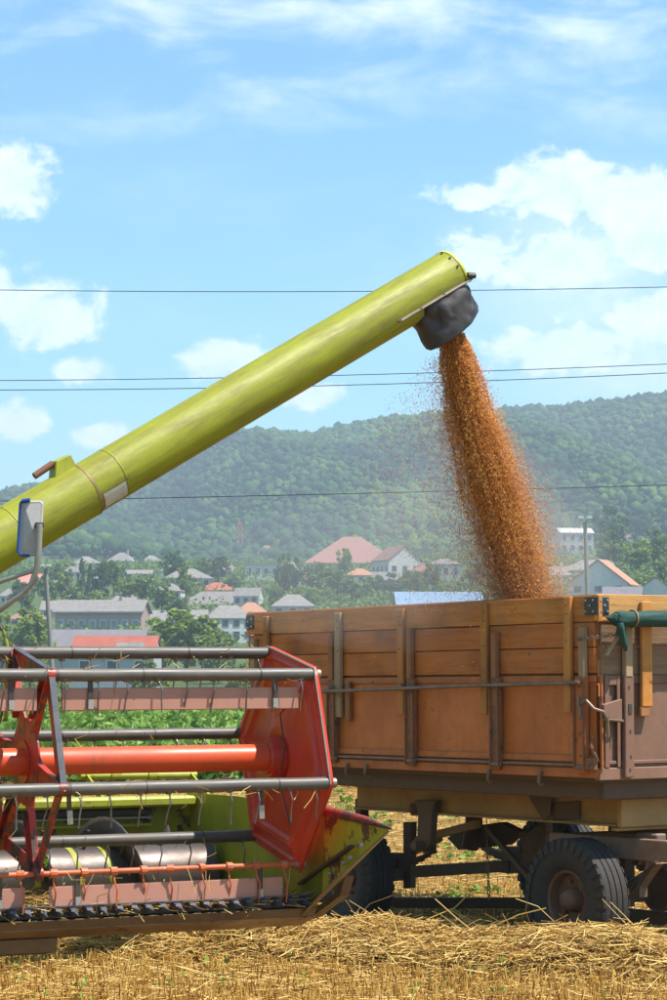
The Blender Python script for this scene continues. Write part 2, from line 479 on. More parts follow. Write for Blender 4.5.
M_under = m_paint('dark underside', (0.085, 0.048, 0.025), (0.15, 0.085, 0.042), 0.8, 4, 0.7)
M_dust = m_paint('dusty pinkish steel', (0.24, 0.155, 0.105), (0.14, 0.085, 0.055), 0.8, 6, 0.65)
M_rim = m_paint('rust brown rim', (0.20, 0.10, 0.055), (0.10, 0.06, 0.04), 0.9, 8, 0.6)
M_black = m_paint('black plate', (0.03, 0.03, 0.032), (0.12, 0.10, 0.085), 0.7, 7, 0.35, metal=0.4)
M_bolt = m_plain('bright bolt', (0.55, 0.52, 0.47), 0.35, 0.7)
M_rodsteel = m_paint('grey brown rod', (0.24, 0.17, 0.12), (0.14, 0.09, 0.06), 0.8, 8, 0.45, metal=0.4)
M_tarp = m_paint('green tarpaulin', (0.005, 0.055, 0.040), (0.007, 0.034, 0.026), 0.7, 7, 0.7, bump=0.2, dent=4.0)
M_grain = m_rnd('wheat grain', [(0.0, (0.32, 0.105, 0.016)), (0.5, (0.66, 0.255, 0.042)), (1.0, (0.90, 0.50, 0.14))], 0.55, spec=0.3)
M_graincore = m_paint('wheat grain mass', (0.42, 0.145, 0.022), (0.24, 0.075, 0.013), 0.9, 30, 0.8, bump=0.4)
# field
M_straw = m_rnd('straw', [(0.0, (0.20, 0.095, 0.022)), (0.4, (0.60, 0.36, 0.08)), (1.0, (0.95, 0.72, 0.29))], 0.6, 0.15, 0.35)
M_stub = m_rnd('stubble', [(0.0, (0.30, 0.13, 0.028)), (0.5, (0.72, 0.42, 0.085)), (1.0, (0.95, 0.70, 0.24))], 0.6, 0.3, 0.3)
M_weed = m_rnd('weed leaf', [(0.0, (0.08, 0.16, 0.02)), (0.6, (0.16, 0.29, 0.04)), (1.0, (0.26, 0.38, 0.07))], 0.5, 0.35)
M_crop = m_rnd('crop leaf', [(0.0, (0.08, 0.17, 0.025)), (0.5, (0.17, 0.29, 0.045)), (1.0, (0.30, 0.40, 0.10))], 0.45, 0.35)
M_leafA = m_rnd('leaf mid', [(0.0, (0.065, 0.12, 0.018)), (0.5, (0.13, 0.20, 0.035)), (1.0, (0.21, 0.28, 0.06))], 0.6, 0.3)
M_leafB = m_rnd('leaf dark', [(0.0, (0.04, 0.08, 0.02)), (0.5, (0.08, 0.135, 0.032)), (1.0, (0.125, 0.18, 0.045))], 0.6, 0.25)
M_leafC = m_rnd('leaf bright', [(0.0, (0.11, 0.17, 0.018)), (0.5, (0.20, 0.27, 0.035)), (1.0, (0.29, 0.35, 0.06))], 0.6, 0.35)
M_forest = m_rnd('forest crown', [(0.0, (0.008, 0.027, 0.008)), (0.5, (0.026, 0.066, 0.013)), (1.0, (0.075, 0.135, 0.022))], 0.8, 0, 0.1)
M_bark = m_plain('bark', (0.10, 0.075, 0.055), 0.9)
M_polewood = m_plain('grey pole', (0.26, 0.23, 0.20), 0.85)
M_wire = m_plain('wire', (0.035, 0.04, 0.05), 0.5)

# ------------------------------------------------------------------ the land
PROF = [(-200, 0), (75, 0), (150, -1.2), (250, -2.2), (350, -2.5), (450, 2), (520, 8), (600, 17), (700, 26), (960, 38), (1150, 50)]
RIDGE = [(-2600, 470), (-900, 480), (-300, 500), (0, 492), (60, 487), (130, 479), (200, 456), (270, 444), (340, 433), (440, 426), (520, 414), (600, 406), (667, 401), (900, 392), (1500, 430), (3000, 455)]
PY = np.array([p[0] for p in PROF], float); PZ = np.array([p[1] for p in PROF], float)
RX = np.array([p[0] for p in RIDGE], float); RYp = np.array([p[1] for p in RIDGE], float)
RIDGE_Y = 2000.0
def sstep(t): t = np.clip(t, 0, 1); return t * t * (3 - 2 * t)
def terrain(x, y):
    x = np.asarray(x, float); y = np.asarray(y, float)
    z = np.interp(y, PY, PZ)
    z = z + 6.0 * sstep((x - 10) / 50) * sstep((y - 380) / 140) * (1 - sstep((y - 900) / 300))
    pxr = CX + FPX * x / np.maximum(y, 1.0)
    top = CAM_H + (HY - np.interp(pxr, RX, RYp)) / FPX * RIDGE_Y - 5.0
    top = top + 5 * np.sin(x * 0.021 + 1) * np.sin(y * 0.003) + 3 * np.sin(x * 0.05 + y * 0.01)
    t = np.clip((y - 1000) / (RIDGE_Y - 1000), 0, 1.0)
    rise = np.interp(np.minimum(y, 1000), PY, PZ)
    hill = 40 + (top - 40) * (0.35 * t + 0.65 * sstep(t)) + np.sin(t * math.pi) * (15 * np.sin(x * 0.017 + 0.6 + y * .004) + 9 * np.sin(x * 0.041 + y * 0.006))
    hill = np.where(y > RIDGE_Y, hill - (y - RIDGE_Y) * 0.10, hill)
    k = sstep((y - 950) / 150)
    yl = (x - 1.8) * -0.567 + (y - 16.2) * 0.824              # slight hollow under the trailer's rear wheels
    z = z - 0.036 * sstep((yl - 0.6) / 2.2) * (1 - sstep((yl - 5) / 8))
    return z * (1 - k) + hill * k
def tz(x, y): return float(terrain(x, y))
def ray_ground(px, py, y0=30, y1=1900):
    """the place on the land that the photo shows at (px, py)"""
    ys = np.linspace(y0, y1, 6000); k = (px - CX) / FPX; m = (HY - py) / FPX
    d = CAM_H + m * ys - terrain(k * ys, ys)
    hit = np.where(d < 0)[0]
    y = ys[hit[0]] if len(hit) else y1
    return k * y, y
def at(px, py, Y): return Vector(((px - CX) / FPX * Y, Y, CAM_H + (HY - py) / FPX * Y))

def sheet(name, ys, tx, mat):
    us = np.linspace(-1, 1, len(tx)) if tx is None else tx
    V = []; 
    X = np.array([[u * (60 + 0.9 * abs(y)) for u in us] for y in ys]); Y = np.repeat(ys[:, None], len(us), 1)
    Z = terrain(X, Y)
    V = np.stack([X, Y, Z], -1).reshape(-1, 3)
    n = len(us); i = np.arange((len(ys) - 1) * n).reshape(len(ys) - 1, n)[:, :-1].ravel()
    F = np.stack([i, i + 1, i + n + 1, i + n], 1)
    return obj(name, fastmesh(name, V, F), mat, smooth=True)

t = NT('field ground')
v = t.coords(jitter=False); n1 = t.noise(v, 3.0, 8, 0.7); n2 = t.noise(v, 40, 4, 0.6); n3 = t.noise(v, 0.35, 4, 0.6)
c = t.ramp(n2, [(0.3, (0.12, 0.07, 0.03)), (0.55, (0.27, 0.165, 0.06)), (0.8, (0.48, 0.33, 0.12))])
c = t.mix(t.rng(n1, 0.55, 0.75, 0, 0.5), c, (0.14, 0.10, 0.04))
c = t.mix(t.rng(n3, 0.58, 0.70, 0, 0.35), c, (0.16, 0.22, 0.05))
sx = t.n('ShaderNodeSeparateXYZ'); tcn = t.n('ShaderNodeTexCoord'); t.l(tcn.outputs['Object'], sx.inputs[0])
far_c = t.ramp(t.noise(v, 0.08, 8, 0.75), [(0.3, (0.035, 0.06, 0.015)), (0.55, (0.07, 0.105, 0.025)), (0.75, (0.16, 0.16, 0.06))])
c = t.mix(t.rng(sx.outputs[1], 60, 66), c, far_c)
t.bump(n2, 0.6, 0.03); M_ground = t.set(c, 0.9, 0, 0.15)
ys = np.concatenate([np.linspace(-60, 10, 8), np.linspace(12, 80, 50), np.linspace(85, 1000, 90), np.linspace(1010, 2000, 70), np.linspace(2030, 4200, 20)])
us = np.sign(np.linspace(-1, 1, 121)) * np.abs(np.linspace(-1, 1, 121)) ** 1.7
gr = sheet('ground', ys, us, M_ground); tag(gr, 'sheet of stubble field rising to a wooded hill', 'ground', kind='structure')

# ------------------------------------------------------------------ woods on the hill (one mass of crowns)
SUBD = 1
def ico():
    import bmesh
    bm = bmesh.new(); bmesh.ops.create_icosphere(bm, subdivisions=SUBD, radius=1.0)
    V = np.array([v.co for v in bm.verts]); F = np.array([[v.index for v in f.verts] for f in bm.faces]); bm.free(); return V, F
SUBD = 0
IV, IF = ico()
def crowns(P, S, squash=0.85):
    n = len(P)
    W = IV[None] * (1 + rng.uniform(-0.30, 0.30, (n, len(IV), 1)))
    a = rng.uniform(0, 6.28, n); ca, sa = np.cos(a)[:, None], np.sin(a)[:, None]
    W = np.stack([W[..., 0] * ca - W[..., 1] * sa, W[..., 0] * sa + W[..., 1] * ca, W[..., 2]], -1)
    W[..., 2] *= squash * rng.uniform(0.8, 1.35, (n, 1))
    V = (W * S[:, None, None] + P[:, None]).reshape(-1, 3)
    F = (IF[None] + (np.arange(n) * len(IV))[:, None, None]).reshape(-1, 3)
    base = rng.random(n)
    patch = np.array([mnoise.noise(Vector((p[0] * 0.012, p[1] * 0.006, 3.0))) for p in P]) * 1.0 + 0.48
    patch2 = np.array([mnoise.noise(Vector((p[0] * 0.045, p[1] * 0.02, 8.0))) for p in P]) * 0.5
    r = np.clip(np.repeat(0.42 * base + 0.58 * patch + patch2, len(IV)), 0, 1)
    return V, F, r
# the woods in view, a little past each side
N = 51000
yy = 1080 + (2060 - 1080) * rng.random(N) ** 0.8
xx = (rng.uniform(-90, 760, N) - CX) / FPX * yy
zz = terrain(xx, yy)
S = rng.gamma(3.4, 0.50, N).clip(0.8, 4.4)
P1 = np.stack([xx, yy, zz + S * 0.55 + rng.uniform(0, 5.5, N)], 1)
N2 = 2600                                                    # beyond the sides, coarser
yy2 = rng.uniform(1100, 2060, N2); sgn = np.where(rng.random(N2) < 0.5, -1, 1)
xx2 = sgn * rng.uniform(0.17, 0.62, N2) * yy2
S2 = rng.uniform(6, 10, N2); P2 = np.stack([xx2, yy2, terrain(xx2, yy2) + S2 * 0.4], 1)
V, F, r = crowns(np.concatenate([P1, P2]), np.concatenate([S, S2]))
w = obj('forest', fastmesh('forest', V, F, r), M_forest); tag(w, 'dense green wood covering the long hill behind the village', 'forest', kind='stuff')
# loose scrub between the gardens of the village slope
N = 13000
yy = rng.uniform(330, 1110, N); xx = (rng.uniform(-60, 740, N) - CX) / FPX * yy
keep = np.array([mnoise.noise(Vector((x * 0.02, y * 0.008, 9.0))) for x, y in zip(xx, yy)]) > -0.12
e_n = 3200; e_y = rng.uniform(330, 1110, e_n); e_x = np.where(rng.random(e_n) < .5, rng.uniform(-420, -60, e_n), rng.uniform(740, 1090, e_n)); e_x = (e_x - CX) / FPX * e_y
xx, yy = np.concatenate([xx[keep], e_x]), np.concatenate([yy[keep], e_y]); S = rng.uniform(1.2, 3.2, len(xx)) * np.where(yy < 450, 0.55, 1.0)
SCRUB = (xx, yy, S)

# ------------------------------------------------------------------ houses of the village
M_wwhite = m_plain('white plaster', (0.60, 0.59, 0.56), 0.9, nscale=.7, amt=0.4)
M_wcream = m_plain('cream plaster', (0.54, 0.48, 0.37), 0.9, nscale=.7, amt=0.4)
M_wpink = m_plain('pink plaster', (0.62, 0.45, 0.40), 0.9, amt=0.2)
M_wbrick = m_plain('pinkish brick', (0.40, 0.28, 0.23), 0.9, nscale=2)
M_wgrey = m_plain('grey plaster', (0.42, 0.42, 0.43), 0.9)
M_rgrey = m_plain('grey cement roof', (0.27, 0.245, 0.225), 0.9, nscale=1.1, amt=0.8)
M_rmauve = m_plain('purplish grey roof', (0.22, 0.20, 0.215), 0.9, nscale=0.8, amt=.6)
M_rred = m_plain('red tile roof', (0.40, 0.115, 0.075), 0.85, nscale=0.8, amt=0.6)
M_rbrown = m_plain('brown tile roof', (0.30, 0.15, 0.12), 0.85, nscale=0.8, amt=0.3)
M_rclay = m_plain('orange clay roof', (0.46, 0.22, 0.13), 0.85, nscale=0.8)
M_rblue = m_plain('blue metal roof', (0.24, 0.36, 0.52), 0.6, nscale=0.5, amt=.5)
M_dark = m_plain('dark window', (0.05, 0.06, 0.075), 0.15)
M_pane = m_plain('blue grey pane', (0.16, 0.24, 0.34), 0.15)
M_wfr = m_plain('white frame', (0.75, 0.75, 0.74), 0.6)

HOUSE_XY = []
def house(name, label, px, py, wpx, wall_px, roof_px, wall, roof, deep=0.7, yaw=0.0, kind='gable', wins=0, rows=1, chim=0, over=0.03, pane=None, Yfix=None, door=False, side_wins=0, patch=None, cat='house'):
    """px, py: middle of the base of its near face in the photo; sizes in photo pixels there"""
    if Yfix: x, y = (px - CX) / FPX * Yfix, Yfix
    else: x, y = ray_ground(px, py)
    k = y / FPX
    zb = CAM_H + (HY - py) / FPX * y
    w, hw, hr = wpx * k, wall_px * k, roof_px * k; d = w * deep
    HOUSE_XY.append((x, y, max(w, d)))
    h = thing(name, label, cat, (x, y, zb), R(yaw))
    b = MB(); b.box((-w/2, 0, -4), (w/2, d, hw))
    if kind == 'gable':                                     # ridge along x
        b.add([(-w/2, 0, hw), (-w/2, d, hw), (-w/2, d/2, hw + hr*0.96), (w/2, 0, hw), (w/2, d, hw), (w/2, d/2, hw + hr*0.96)], [(0, 1, 2), (3, 5, 4), (0, 2, 5, 3), (1, 4, 5, 2)])
    if kind == 'front':                                     # gable faces us, ridge along y
        b.add([(-w/2, 0, hw), (w/2, 0, hw), (0, 0, hw + hr*0.96), (-w/2, d, hw), (w/2, d, hw), (0, d, hw + hr*0.96)], [(0, 1, 2), (3, 5, 4), (0, 2, 5, 3), (1, 4, 5, 2)])
    b.build('wall', wall, h)
    o = over * w; rf = MB(); th = max(0.12, 0.02 * w)
    sl = hr / (d / 2) if kind != 'front' else hr / (w / 2)
    if kind == 'gable':
        for s in (0, 1):
            ye = -o if s == 0 else d + o
            q = [(-w/2 - o, ye, hw - sl * o), (w/2 + o, ye, hw - sl * o), (w/2 + o, d/2, hw + hr), (-w/2 - o, d/2, hw + hr)]
            rf.prism(q, (0, 0, th))
    elif kind == 'front':
        for s in (-1, 1):
            q = [(s*(w/2 + o), -o, hw - sl * o), (s*(w/2 + o), d + o, hw - sl * o), (0, d + o, hw + hr), (0, -o, hw + hr)]
            rf.prism(q, (0, 0, th))
    elif kind == 'hip':
        rl = max(w - d, w * 0.15) / 2
        e = [(-w/2 - o, -o, hw), (w/2 + o, -o, hw), (w/2 + o, d + o, hw), (-w/2 - o, d + o, hw), (-rl, d/2, hw + hr), (rl, d/2, hw + hr)]
        e += [(p[0], p[1], p[2] - th) for p in e[:4]]
        rf.add(e, [(0, 1, 5, 4), (1, 2, 5), (2, 3, 4, 5), (3, 0, 4), (0, 6, 7, 1), (1, 7, 8, 2), (2, 8, 9, 3), (3, 9, 6, 0), (6, 9, 8, 7)])
    else:                                                   # flat
        rf.box((-w/2 - o, -o, hw), (w/2 + o, d + o, hw + hr))
    ro = rf.build('roof', roof, h)
    if patch:
        a0, a1, s0, s1 = patch
        def rp(a, s): return (-w/2 + w * a, d/2 * s, hw + hr * s + th + 0.03)
        MB().prism([rp(a0, s0), rp(a1, s0), rp(a1, s1), rp(a0, s1)], (0, 0, 0.05)).build('roof_patch', M_rgrey, ro)
    for i in range(chim):
        cx = w * (0.2 - 0.45 * i)
        MB().box((cx, d * 0.45, hw + hr * 0.5), (cx + 0.6, d * 0.45 + 0.6, hw + hr + 1.0)).build('chimney', wall, ro)
    rh = hw / rows
    for r_ in range(rows):
        for i in range(wins):
            cx = -w/2 + w * (i + 0.5) / wins
            ww, wh = min(1.3, w / wins * 0.5), min(1.5, rh * 0.5)
            z0 = rh * r_ + rh * 0.3
            f = MB().box((cx - ww/2 - 0.12, -0.10, z0 - 0.12), (cx + ww/2 + 0.12, 0.02, z0 + wh + 0.12)).build('window', M_wfr if wall is not M_wwhite else M_wgrey, h)
            MB().box((cx - ww/2, -0.14, z0), (cx + ww/2, -0.08, z0 + wh)).build('pane', pane or M_dark, f)
        for i in range(side_wins):
            cy = d * (i + 0.5) / side_wins; z0 = rh * r_ + rh * 0.3; wh = min(1.5, rh * 0.5)
            for sx in (-1, 1):
                f = MB().box((sx * w/2 - 0.08, cy - 0.7, z0 - 0.1), (sx * w/2 + 0.08, cy + 0.7, z0 + wh + 0.1)).build('window', M_wfr, h)
                MB().box((sx * w/2 - 0.12, cy - 0.55, z0), (sx * w/2 + 0.12, cy + 0.55, z0 + wh)).build('pane', pane or M_dark, f)
    if door:
        MB().box((-0.5, -0.1, 0), (0.5, 0.02, min(2.1, hw * 0.8))).build('door', M_rbrown, h)
    return h, (w, d, hw, hr)

house('barn', 'low barn with a red roof patched in pale grey, just above the reel', 112, 677, 84, 20, 20, M_wgrey, M_rred, 0.55, -6, 'gable', over=0.02, patch=(0.52, 0.86, 0.25, 0.62), Yfix=340, wins=3, cat='barn')
house('shed', 'long shed with purplish grey roof behind the red barn', 96, 668, 92, 20, 17, M_wgrey, M_rmauve, 0.5, -5, 'gable', Yfix=410, wins=4, cat='shed')
hh, (w_, d_, hw_, hr_) = house('apartment_building', 'long brick building with blue windows and a grey roof behind the purplish shed', 98, 634, 88, 22, 11, M_wbrick, M_rgrey, 0.45, -8, 'gable', wins=8, rows=1, chim=1, pane=M_pane, Yfix=515, cat='building')
house('house', 'cream house with a grey hipped roof behind the brick building', 128, 618, 44, 13, 13, M_wcream, M_rgrey, 0.8, 14, 'hip', wins=4, rows=1, Yfix=580, pane=M_pane)
house('house', 'low grey house with wide roof right of the brick building', 152, 632, 46, 11, 10, M_wgrey, M_rgrey, 0.6, 0, 'gable', wins=5, rows=1, Yfix=545, pane=M_pane)
house('apartment_building', 'white three storey block with dark windows beside the trailer corner', 231, 652, 46, 34, 13, M_wwhite, M_rgrey, 0.6, 14, 'hip', wins=4, rows=3, Yfix=490, cat='building')
house('house', 'wide house with pale rusty roof above the white block', 214, 616, 70, 11, 14, M_wgrey, M_rgrey, 0.55, -6, 'hip', wins=6, Yfix=590)
house('house', 'house with a red hipped roof and green wall in the village middle', 217, 598, 40, 8, 8, m_plain('green plaster', (0.32, 0.40, 0.36), 0.9), M_rred, 0.8, 0, 'hip', wins=4, Yfix=640)
house('house', 'house with a brown grey hipped roof behind the bright green tree', 189, 588, 46, 10, 10, M_wgrey, M_rgrey, 0.7, 10, 'hip', wins=4, rows=1)
house('house', 'cream house with pale hipped roof, leftmost of the upper row', 88, 571, 25, 8, 7, M_wpink, M_rgrey, 0.8, 18, 'hip', wins=3)
house('house', 'pale house with pointed grey roof, middle of the upper row', 119, 570, 26, 9, 9, M_wcream, M_rgrey, 0.8, -12, 'hip', wins=3, chim=1)
house('house', 'small house with pale roof, right end of the upper row', 152, 568, 20, 7, 6, M_wwhite, M_rgrey, 0.8, 8, 'hip', wins=3)
house('house', 'white low house with flat roof under the upper row', 138, 580, 28, 6, 4, M_wwhite, M_rgrey, 0.7, 0, 'gable', wins=3)
house('house', 'house with a salmon red roof left of the lamp pole', 33, 594, 26, 10, 10, M_wwhite, m_plain('salmon roof', (0.55, 0.22, 0.17), 0.9), 0.8, 20, 'gable', wins=3)
house('house', 'low house with brownish roof beside the leaning pole base', 28, 628, 40, 9, 9, M_wgrey, M_rbrown, 0.7, 6, 'hip', wins=3, Yfix=540)
house('apartment_building', 'pale green and white building with big windows below the mast', 262, 590, 34, 25, 2, m_plain('pale green plaster', (0.60, 0.66, 0.55), 0.9), M_rgrey, 0.7, 0, 'flat', wins=4, rows=2, Yfix=690, cat='building')
house('shop', 'small white shop with a red band below the pale green building', 266, 603, 30, 11, 3, M_wwhite, M_rred, 0.7, 0, 'flat', wins=3, door=True, Yfix=650, cat='shop')
house('house', 'long low cream building just under the mast', 236, 572, 26, 8, 2, M_wcream, M_rgrey, 0.7, -8, 'flat', wins=4)
house('house', 'house with a pinkish roof on the slope beside the mast', 268, 559, 22, 5, 9, M_wcream, M_rbrown, 0.8, 10, 'hip', wins=2)
house('house', 'grey roofed house peeping over the trailer near the left end', 293, 616, 42, 10, 12, M_wgrey, M_rgrey, 0.7, 0, 'hip', wins=3, Yfix=520)
# the big brown-roofed hall right of the middle
house('hall', 'large hall under a broad steep brown roof', 352, 575, 88, 12, 28, M_wcream, M_rbrown, 0.8, 0, 'hip', wins=5, cat='hall', over=0.05)
house('house', 'white gabled wing of the big hall with brown roof', 405, 576, 36, 16, 14, M_wwhite, M_rbrown, 1.1, 24, 'front', wins=3, rows=1, side_wins=4)  # wing joined to the hall, built as a separate object under the house name
house('house', 'small house with orange clay roof in front of the big hall', 361, 583, 30, 8, 7, M_wcream, M_rclay, 0.8, 6, 'hip', wins=3)
house('warehouse', 'long low warehouse with a bright blue roof behind the trailer top', 440, 617, 84, 12, 12, M_wwhite, M_rblue, 0.4, 4, 'gable', wins=5, Yfix=500, cat='warehouse')
# right-hand side
house('house', 'white house with broad clay roof behind the right pole', 598, 606, 62, 22, 24, M_wwhite, M_rclay, 0.8, -18, 'front', wins=3, rows=2, side_wins=3, Yfix=470)
house('house', 'house with a wide pale grey roof above the clay roofed one', 594, 578, 62, 8, 11, M_wwhite, M_rgrey, 0.6, -8, 'hip', wins=4, Yfix=610)
house('house', 'grey two storey house with flat pale roof beside the falling grain', 577, 553, 34, 20, 5, M_wgrey, m_plain('pale roof', (0.56, 0.52, 0.46), 0.9), 0.7, 10, 'gable', wins=4, rows=2, chim=1, Yfix=760)
house('house', 'white gabled house with grey roof at the right edge', 655, 606, 44, 12, 17, M_wwhite, M_rmauve, 0.9, -10, 'front', wins=2, Yfix=480)
house('house', 'grey roofed shed behind the tarpaulin end', 622, 606, 38, 6, 13, M_wgrey, M_rmauve, 0.7, -10, 'gable', wins=2, Yfix=460, cat='shed')
house('house', 'mauve roofed house among the right trees', 630, 548, 26, 7, 9, M_wgrey, M_rbrown, 0.8, 12, 'hip', wins=2)
house('house', 'red roofed house at the right edge below the woods', 664, 540, 18, 7, 8, M_wwhite, M_rred, 0.8, 0, 'hip', wins=2)
house('house', 'grey house half hidden by the grain curtain', 446, 590, 30, 26, 6, M_wgrey, M_rgrey, 0.8, 10, 'hip', wins=3, rows=2, Yfix=640)

for (px, py, w_, wl, rf, wm, rm, kd, yw, lab) in [
    (12, 604, 26, 8, 8, M_wcream, M_rgrey, 'hip', 10, 'grey roofed house left of the salmon roof under the mirror'),
    (56, 596, 24, 8, 7, M_wwhite, M_rgrey, 'gable', -8, 'white house right of the leaning pole top'),
    (72, 578, 18, 6, 6, M_wwhite, M_rgrey, 'hip', 0, 'tiny pale house just left of the upper row'),
    (103, 586, 24, 7, 6, M_wpink, M_rgrey, 'hip', 12, 'pinkish house between the dark conifers'),
    (60, 618, 40, 8, 9, M_wcream, M_rgrey, 'gable', -4, 'cream house just left above the brick building'),
    (166, 600, 30, 9, 8, M_wwhite, M_rgrey, 'hip', -10, 'white house with grey roof below the brown grey hip'),
    (172, 578, 22, 7, 6, M_wwhite, M_rgrey, 'hip', 14, 'pale house behind the brown grey hip roof'),
    (200, 566, 18, 6, 5, M_wcream, M_rgrey, 'hip', 0, 'small pale house below the woods left of the mast'),
    (222, 578, 22, 7, 6, M_wwhite, M_rgrey, 'gable', 8, 'white house left below the mast'),
    (246, 606, 26, 10, 8, M_wwhite, M_rgrey, 'gable', -12, 'white house left of the small shop'),
    (252, 624, 30, 12, 10, M_wcream, M_rclay, 'hip', 8, 'cream house with clay roof just left of the trailer corner'),
    (190, 628, 36, 9, 9, M_wcream, M_rgrey, 'gable', 6, 'cream house over the broad yellow green tree'),
    (290, 578, 24, 9, 7, M_wwhite, M_rgrey, 'hip', -8, 'white house between the shop and the hall'),
    (312, 588, 26, 8, 8, M_wwhite, M_rclay, 'hip', 10, 'white house left under the hall roof'),
    (385, 588, 26, 8, 8, M_wcream, M_rgrey, 'gable', -6, 'cream house below the white gabled wing of the hall'),
    (425, 580, 24, 9, 8, M_wwhite, M_rbrown, 'hip', 8, 'white house right of the hall, behind the grain spray'),
    (558, 584, 26, 9, 9, M_wwhite, M_rgrey, 'gable', 12, 'white house just right of the grain stream'),
    (648, 566, 24, 8, 8, M_wcream, M_rgrey, 'hip', -10, 'cream house between the right hand trees')]:
    house('house', lab, px, py, w_, wl, rf, wm, rm, 0.75, yw, kd, wins=3, chim=random.randrange(2))

# lattice mast
x, y = ray_ground(240, 561); k = y / FPX
mast = thing('radio_mast', 'red and white lattice mast on the slope', 'mast', (x, y, tz(x, y)))
hM = 39 * k; segs = 8
for i in range(segs):
    z0, z1 = hM * i / segs, hM * (i + 1) / segs
    def hw(z): return (7.0 * (1 - z / hM) + 3.2 * z / hM) * k / 2
    b = MB(); a0, a1 = hw(z0), hw(z1)
    C0 = [(-a0, -a0, z0), (a0, -a0, z0), (a0, a0, z0), (-a0, a0, z0)]; C1 = [(-a1, -a1, z1), (a1, -a1, z1), (a1, a1, z1), (-a1, a1, z1)]
    for q in range(4):
        b.tube([C0[q], C1[q]], 0.26, 5); b.tube([C0[q], C1[(q + 1) % 4]], 0.18, 4); b.tube([C0[(q + 1) % 4], C1[q]], 0.18, 4); b.tube([C1[q], C1[(q + 1) % 4]], 0.11, 4)
    b.build('lattice_section', m_plain('mast red', (0.50, 0.10, 0.07), 0.6) if i in (4, 5, 6, 7) else M_wfr, mast)

# ------------------------------------------------------------------ trees
def tree_mesh(name, nclump, per, leaf, shape='round', seed=1):
    """unit tree: height 1, crown width 1; returns crown and trunk meshes"""
    g = np.random.default_rng(seed)
    C = g.normal(size=(nclump, 3)); C /= np.linalg.norm(C, axis=1, keepdims=True)
    C *= (g.random((nclump, 1)) ** 0.45)
    if shape == 'round': C = C * np.array([0.40, 0.40, 0.36]) + np.array([0, 0, 0.57])
    elif shape == 'cone':
        h = g.random(nclump) ** 1.3; rr = 0.42 * (1 - h) * g.random(nclump) ** 0.4; a = g.uniform(0, 6.28, nclump)
        C = np.stack([rr * np.cos(a), rr * np.sin(a), 0.12 + 0.84 * h], 1)
    elif shape == 'bush': C = C * np.array([0.44, 0.44, 0.42]) + np.array([0, 0, 0.44])
    C = C + g.normal(size=C.shape) * 0.035
    cs = g.uniform(0.06, 0.115, nclump)
    Q = np.repeat(C, per, 0); q = g.normal(size=Q.shape); q /= np.linalg.norm(q, axis=1, keepdims=True)
    Q = Q + q * (np.repeat(cs, per) * g.uniform(0.5, 1.05, len(Q)))[:, None] * np.array([1, 1, 0.8])
    V, F, r = leaves(Q, g.uniform(0.7, 1.3, len(Q)) * leaf, 0.7)
    tone = np.repeat(np.repeat(g.random(nclump), per), 4)
    r = 0.55 * r + 0.45 * tone
    b = MB(); b.tube([(0, 0, -0.15), (0.01, 0, 0.2), (0.0, 0.01, 0.5), (0.01, 0, 0.75)], [0.035, 0.026, 0.018, 0.006], 7)
    for i in range(6):
        c = C[g.integers(nclump)]; b.tube([(0, 0, 0.22 + 0.06 * i), tuple(0.6 * c + np.array([0, 0, 0.12])), tuple(c)], [0.014, 0.009, 0.004], 5)
    return fastmesh(name, V, F, r), b.mesh('trunk')
TREES = {}
for k_, (mat, shape, nc) in {'mid': (M_leafA, 'round', 46), 'dark': (M_leafB, 'round', 46), 'bright': (M_leafC, 'round', 40), 'cone': (M_leafB, 'cone', 40), 'bush': (M_leafC, 'bush', 34), 'hedge': (M_leafA, 'bush', 34)}.items():
    for vv in range(3):
        cm_, tm_ = tree_mesh('crown', nc, 48, 0.050, shape, 100 + 7 * vv + len(k_) * 31)
        cm_.materials.append(mat); tm_.materials.append(M_bark)
        TREES[(k_, vv)] = (cm_, tm_)
def tree(px, py, wpx, hpx, kind, label, name='tree', Yfix=None, group='trees of the village'):
    if Yfix: x, y = (px - CX) / FPX * Yfix, Yfix
    else: x, y = ray_ground(px, py)
    k = y / FPX
    h = thing(name, label, 'shrub' if name == 'shrub' else 'tree', (x, y, min(tz(x, y), CAM_H + (HY - py) * k)), random.uniform(0, 6.28), group)
    g_ = 1.0 if name == 'shrub' else 1.10
    h.scale = (wpx * k * g_, wpx * k * g_, hpx * k * g_)
    c, tr = TREES[(kind, random.randrange(3))]
    obj('crown', c, None, h); obj('trunk', tr, None, h)
    return h
